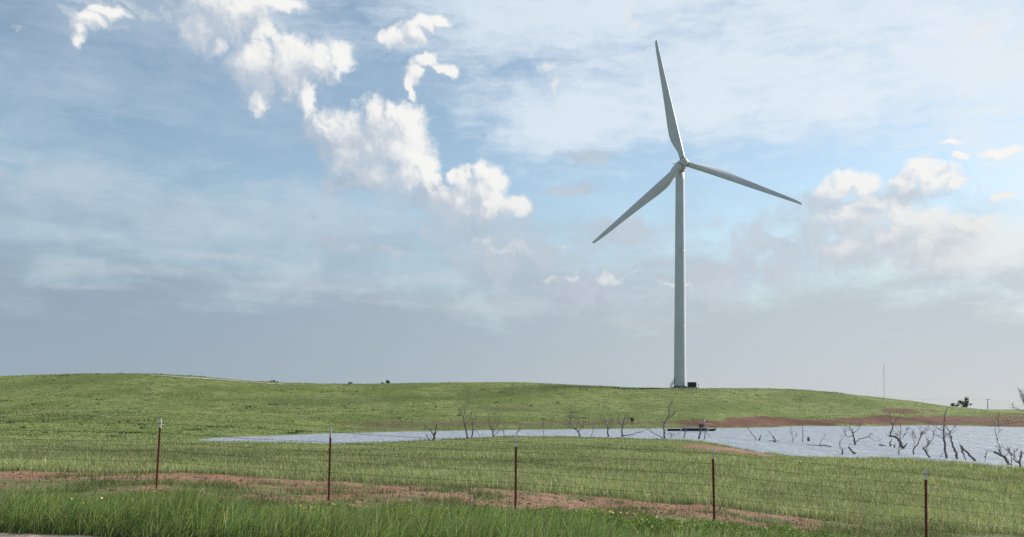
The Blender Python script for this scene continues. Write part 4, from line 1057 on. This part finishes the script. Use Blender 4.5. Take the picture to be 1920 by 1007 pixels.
# broken low grass between the verge and the track, and in the track
def low_grass():
    n = 260000; X, Y = fan(n, 11.5, 29, -0.72, 0.72)
    soil, _, sh = masks(X, Y); s = road_s(X, Y) - ROADC
    dT = np.interp(960 + F * X / Y, TRK[:, 0], TRK[:, 1])
    cl = fbm(X * 0.9, Y * 0.9, 4, 71)
    keep = (s > 0.3) & (rng.random(n) > soil * 0.95) & (rng.random(n) < 0.10 + 1.3 * sstep(0.36, 0.66, cl)) & (Y < dT + 3)
    X, Y, cl = X[keep], Y[keep], cl[keep]; n = len(X)
    H = (0.05 + 0.13 * rng.random(n) ** 1.4) * (0.5 + 1.1 * cl)
    col = palette(n, [(0.080, 0.115, 0.036), (0.110, 0.145, 0.044), (0.145, 0.155, 0.062), (0.18, 0.15, 0.085)], [4, 4, 2, 1.2])
    grass_mesh('low_grass', X, Y, H, rng.uniform(.006, .013, n) * Y / 18, col, 0.6, 2, 'short patchy grass growing between the fence and the dirt track')
low_grass()

# meadow between the track and the water
def meadow():
    n = 620000; t = rng.uniform(-0.70, 0.70, n); d = 17 * (175 / 17) ** (rng.random(n) ** 1.15)
    X, Y = t * d, d; px = 960 + F * t
    dT = np.interp(px, TRK[:, 0], TRK[:, 1])
    soil, brown, _ = masks(X, Y)
    cl = fbm(X * 0.33, Y * 0.33, 4, 81); st = fbm(X * 0.07, Y * 0.07, 3, 83)
    near_shore = np.interp(px, [0, 300, 380, 640, 960, 1280, 1500, 1700, 1920, 2300], [150, 145, 140, 132, 158, 142, 96, 90, 80, 66])
    u = Y - dT
    keep = (u > 1.5 + rng.normal(0, .25, n) + (cl - .5) * 1.8) & (Y < near_shore) & (rng.random(n) > soil * 0.97) & ~wet(X, Y) & (rng.random(n) < 0.35 + 1.1 * cl)
    X, Y, cl, st, u = X[keep], Y[keep], cl[keep], st[keep], u[keep]; n = len(X)
    tallness = np.interp(Y, [20, 50, 75, 150], [1.0, 1.0, 0.6, 0.45])
    H = (0.11 + 0.20 * rng.random(n)) * (0.55 + 0.9 * cl) * tallness
    zr = ground(X, Y) - EZ - WATER
    H = H * (1 + 1.5 * (zr < 0.5) * (fbm(X * .3, Y * .3, 2, 87) > .5) * (Y > 40))        # ranker growth along the waterline
    a = palette(n, [(0.138, 0.178, 0.068), (0.172, 0.202, 0.088), (0.112, 0.150, 0.054), (0.27, 0.255, 0.155), (0.20, 0.175, 0.12)], [4, 4, 3, 1.3, 0.5])
    a *= (0.72 + 0.56 * fbm(X * 1.1, Y * 0.8, 3, 85))[:, None]
    a *= (0.90 + 0.65 * sstep(0.35, 0.65, st * 0.6 + cl * 0.4))[:, None]
    grass_mesh('meadow_grass', X, Y, H, rng.uniform(.007, .015, n) * np.maximum(1, Y / 20), a, 0.42, 2, 'pale green meadow grass from the dirt track down to the pond', a * (1.22, 1.15, 1.1))
meadow()

# cropped pasture on the hill: short tufts
def hill_grass():
    n = 260000; t = rng.uniform(-0.62, 0.62, n); d = 125 * (352 / 125) ** (rng.random(n) ** 0.8)
    X, Y = t * d, d; px = 960 + F * t; soil, brown, _ = masks(X, Y)
    zr = ground(X, Y) - EZ
    near_shore = np.interp(px, [0, 300, 380, 640, 960, 1280, 1500, 1700, 1920, 2300], [120, 125, 130, 150, 175, 170, 170, 150, 150, 120])
    cl = fbm(X * 0.16, Y * 0.16, 4, 91); big = fbm(X * 0.02, Y * 0.035, 3, 93)
    keep = (Y > near_shore) & (zr > WATER + 0.12) & (rng.random(n) > soil * 0.95) & (rng.random(n) > brown * 0.85) & (rng.random(n) < 0.25 + 1.2 * cl)
    X, Y, cl, big, brown = X[keep], Y[keep], cl[keep], big[keep], brown[keep]; n = len(X)
    H = (0.05 + 0.09 * rng.random(n)) * (0.5 + cl)
    wd = (fbm(X * 0.22, Y * 0.22, 3, 99) > 0.74) & (rng.random(n) < .7)          # rank weeds in the pasture
    H = np.where(wd, H * 3.0 + .05, H)
    a = palette(n, [(0.138, 0.190, 0.062), (0.176, 0.222, 0.080), (0.108, 0.152, 0.050), (0.195, 0.205, 0.098)], [4, 4, 3, 1], 0.10)
    sk = fbm(X * 0.035, Y * 0.20, 4, 97)
    a *= (0.62 + 0.80 * sstep(0.36, 0.62, big * 0.4 + cl * 0.25 + sk * 0.35))[:, None]
    a = a * (1 - 0.45 * brown[:, None])
    a[wd] = np.array((0.075, 0.115, 0.040)) * rng.normal(1, .2, (wd.sum(), 1))
    grass_mesh('hill_grass', X, Y, H, rng.uniform(.2, .55, n), a, 0.5, 1, 'short green pasture covering the hill beyond the pond')
hill_grass()

# leafy weeds at the roadside right of centre
def weeds():
    P, C = [], []
    cents = []
    for _ in range(330):
        px = rng.uniform(30, 1600); d = np.interp(px, [0, 560, 960, 1280, 1560], [14.6, 14.6, 15.1, 15.3, 15.2]) + rng.normal(0, .55)
        dens = np.interp(px, [0, 560, 900, 1000, 1330, 1560], [.12, .2, .6, 1, 1, .4])
        if rng.random() < dens: cents.append(((px - 960) / F * d, d, rng.uniform(.16, .40)))
    for X, Y, r in cents:
        n = int(900 * (r / .3) ** 2)
        p = rng.normal(0, 1, (n, 3)); p /= np.linalg.norm(p, axis=1)[:, None]; p[:, 2] = np.abs(p[:, 2])
        p *= (rng.random(n)[:, None] ** .4) * np.array([r, r, r * rng.uniform(.55, .85)])
        p[:, :2] += (X, Y); p[:, 2] += ground(p[:, 0], p[:, 1])
        s = rng.uniform(.012, .028, (n, 1)); a, b = rng.normal(0, 1, (n, 3)), rng.normal(0, 1, (n, 3))
        a /= np.linalg.norm(a, axis=1)[:, None]; b -= a * (a * b).sum(1)[:, None]; b /= np.linalg.norm(b, axis=1)[:, None]
        P.append(np.stack([p - a * s, p + b * s * .38, p + a * s, p - b * s * .38], 1).reshape(-1, 3))
        base = np.array([(0.140, 0.215, 0.032), (0.175, 0.245, 0.042), (0.105, 0.175, 0.036)])[rng.integers(0, 3)]
        cc = base * rng.normal(1, .2, (n, 1)); C.append(np.repeat(np.c_[np.clip(cc, .01, .5), np.ones(n)], 4, 0))
    V = np.concatenate(P); C = np.concatenate(C)
    o = mesh_np('roadside_weeds', V, [np.arange(len(V)).reshape(-1, 4)], M['leaf'], None, False, {'tint': ('FLOAT_COLOR', C)})
    tag(o, 'bright green feathery weeds along the verge right of centre', 'weeds', kind='stuff')
weeds()

# yellow wildflowers
def flowers(label, px, py, d, num, sx, sy):
    X, Y = (px - 960) / F * d, d
    t = empty('wildflower_clump', (X, Y, gz(X, Y))); tag(t, label, 'wildflowers', 'yellow wildflowers on the verge')
    o = np.array(t.location); st = MB(); hz = EZ - (py - HY) * d / F
    for q in range(num):
        x, y = X + rng.normal(0, sx), Y + rng.normal(0, sy); g = gz(x, y); h = max(0.08, hz - g + rng.normal(0, .03))
        top = np.array([x + rng.normal(0, .02), y, g + h]) - o
        st.tube([np.array([x, y, g - .02]) - o, top], 0.004, 4, cap=False)
        fl = MB(); npet = 5; r = rng.uniform(.016, .026); nv = np.array([rng.normal(0, .5), -0.8, rng.uniform(.1, .9)]); nv /= np.linalg.norm(nv)
        e1 = np.cross(nv, (0, 0, 1)); e1 /= np.linalg.norm(e1); e2 = np.cross(nv, e1)
        for k in range(npet):
            a = k / npet * 6.283; u = math.cos(a) * e1 + math.sin(a) * e2; v = -math.sin(a) * e1 + math.cos(a) * e2
            fl.add([top, top + u * r * .6 + v * r * .45 + nv * .006, top + u * r * 1.1 + nv * .012, top + u * r * .6 - v * r * .45 + nv * .006], [(0, 1, 2, 3)])
        fl.build('flower', M['petal'], t)
    tag(st.build('stems', M['stem'], t), kind='stuff')
M['stem'] = material('flower_stem', (0.07, 0.12, 0.03), 0.7, var=0.2)
flowers('pale yellow wildflower patch left of the second fence post', 574, 953, 14.9, 34, .16, .15)
flowers('few yellow blossoms at the foot of the second fence post', 619, 946, 15.4, 7, .04, .08)
flowers('yellow blossoms in the tall grass at the far left', 152, 934, 13.6, 5, .16, .15)
flowers('pair of yellow blossoms on bare soil right of the middle post', 1143, 959, 17.0, 5, .06, .1)
flowers('lone yellow blossom cluster right of the blossom pair', 1183, 962, 16.8, 4, .03, .08)
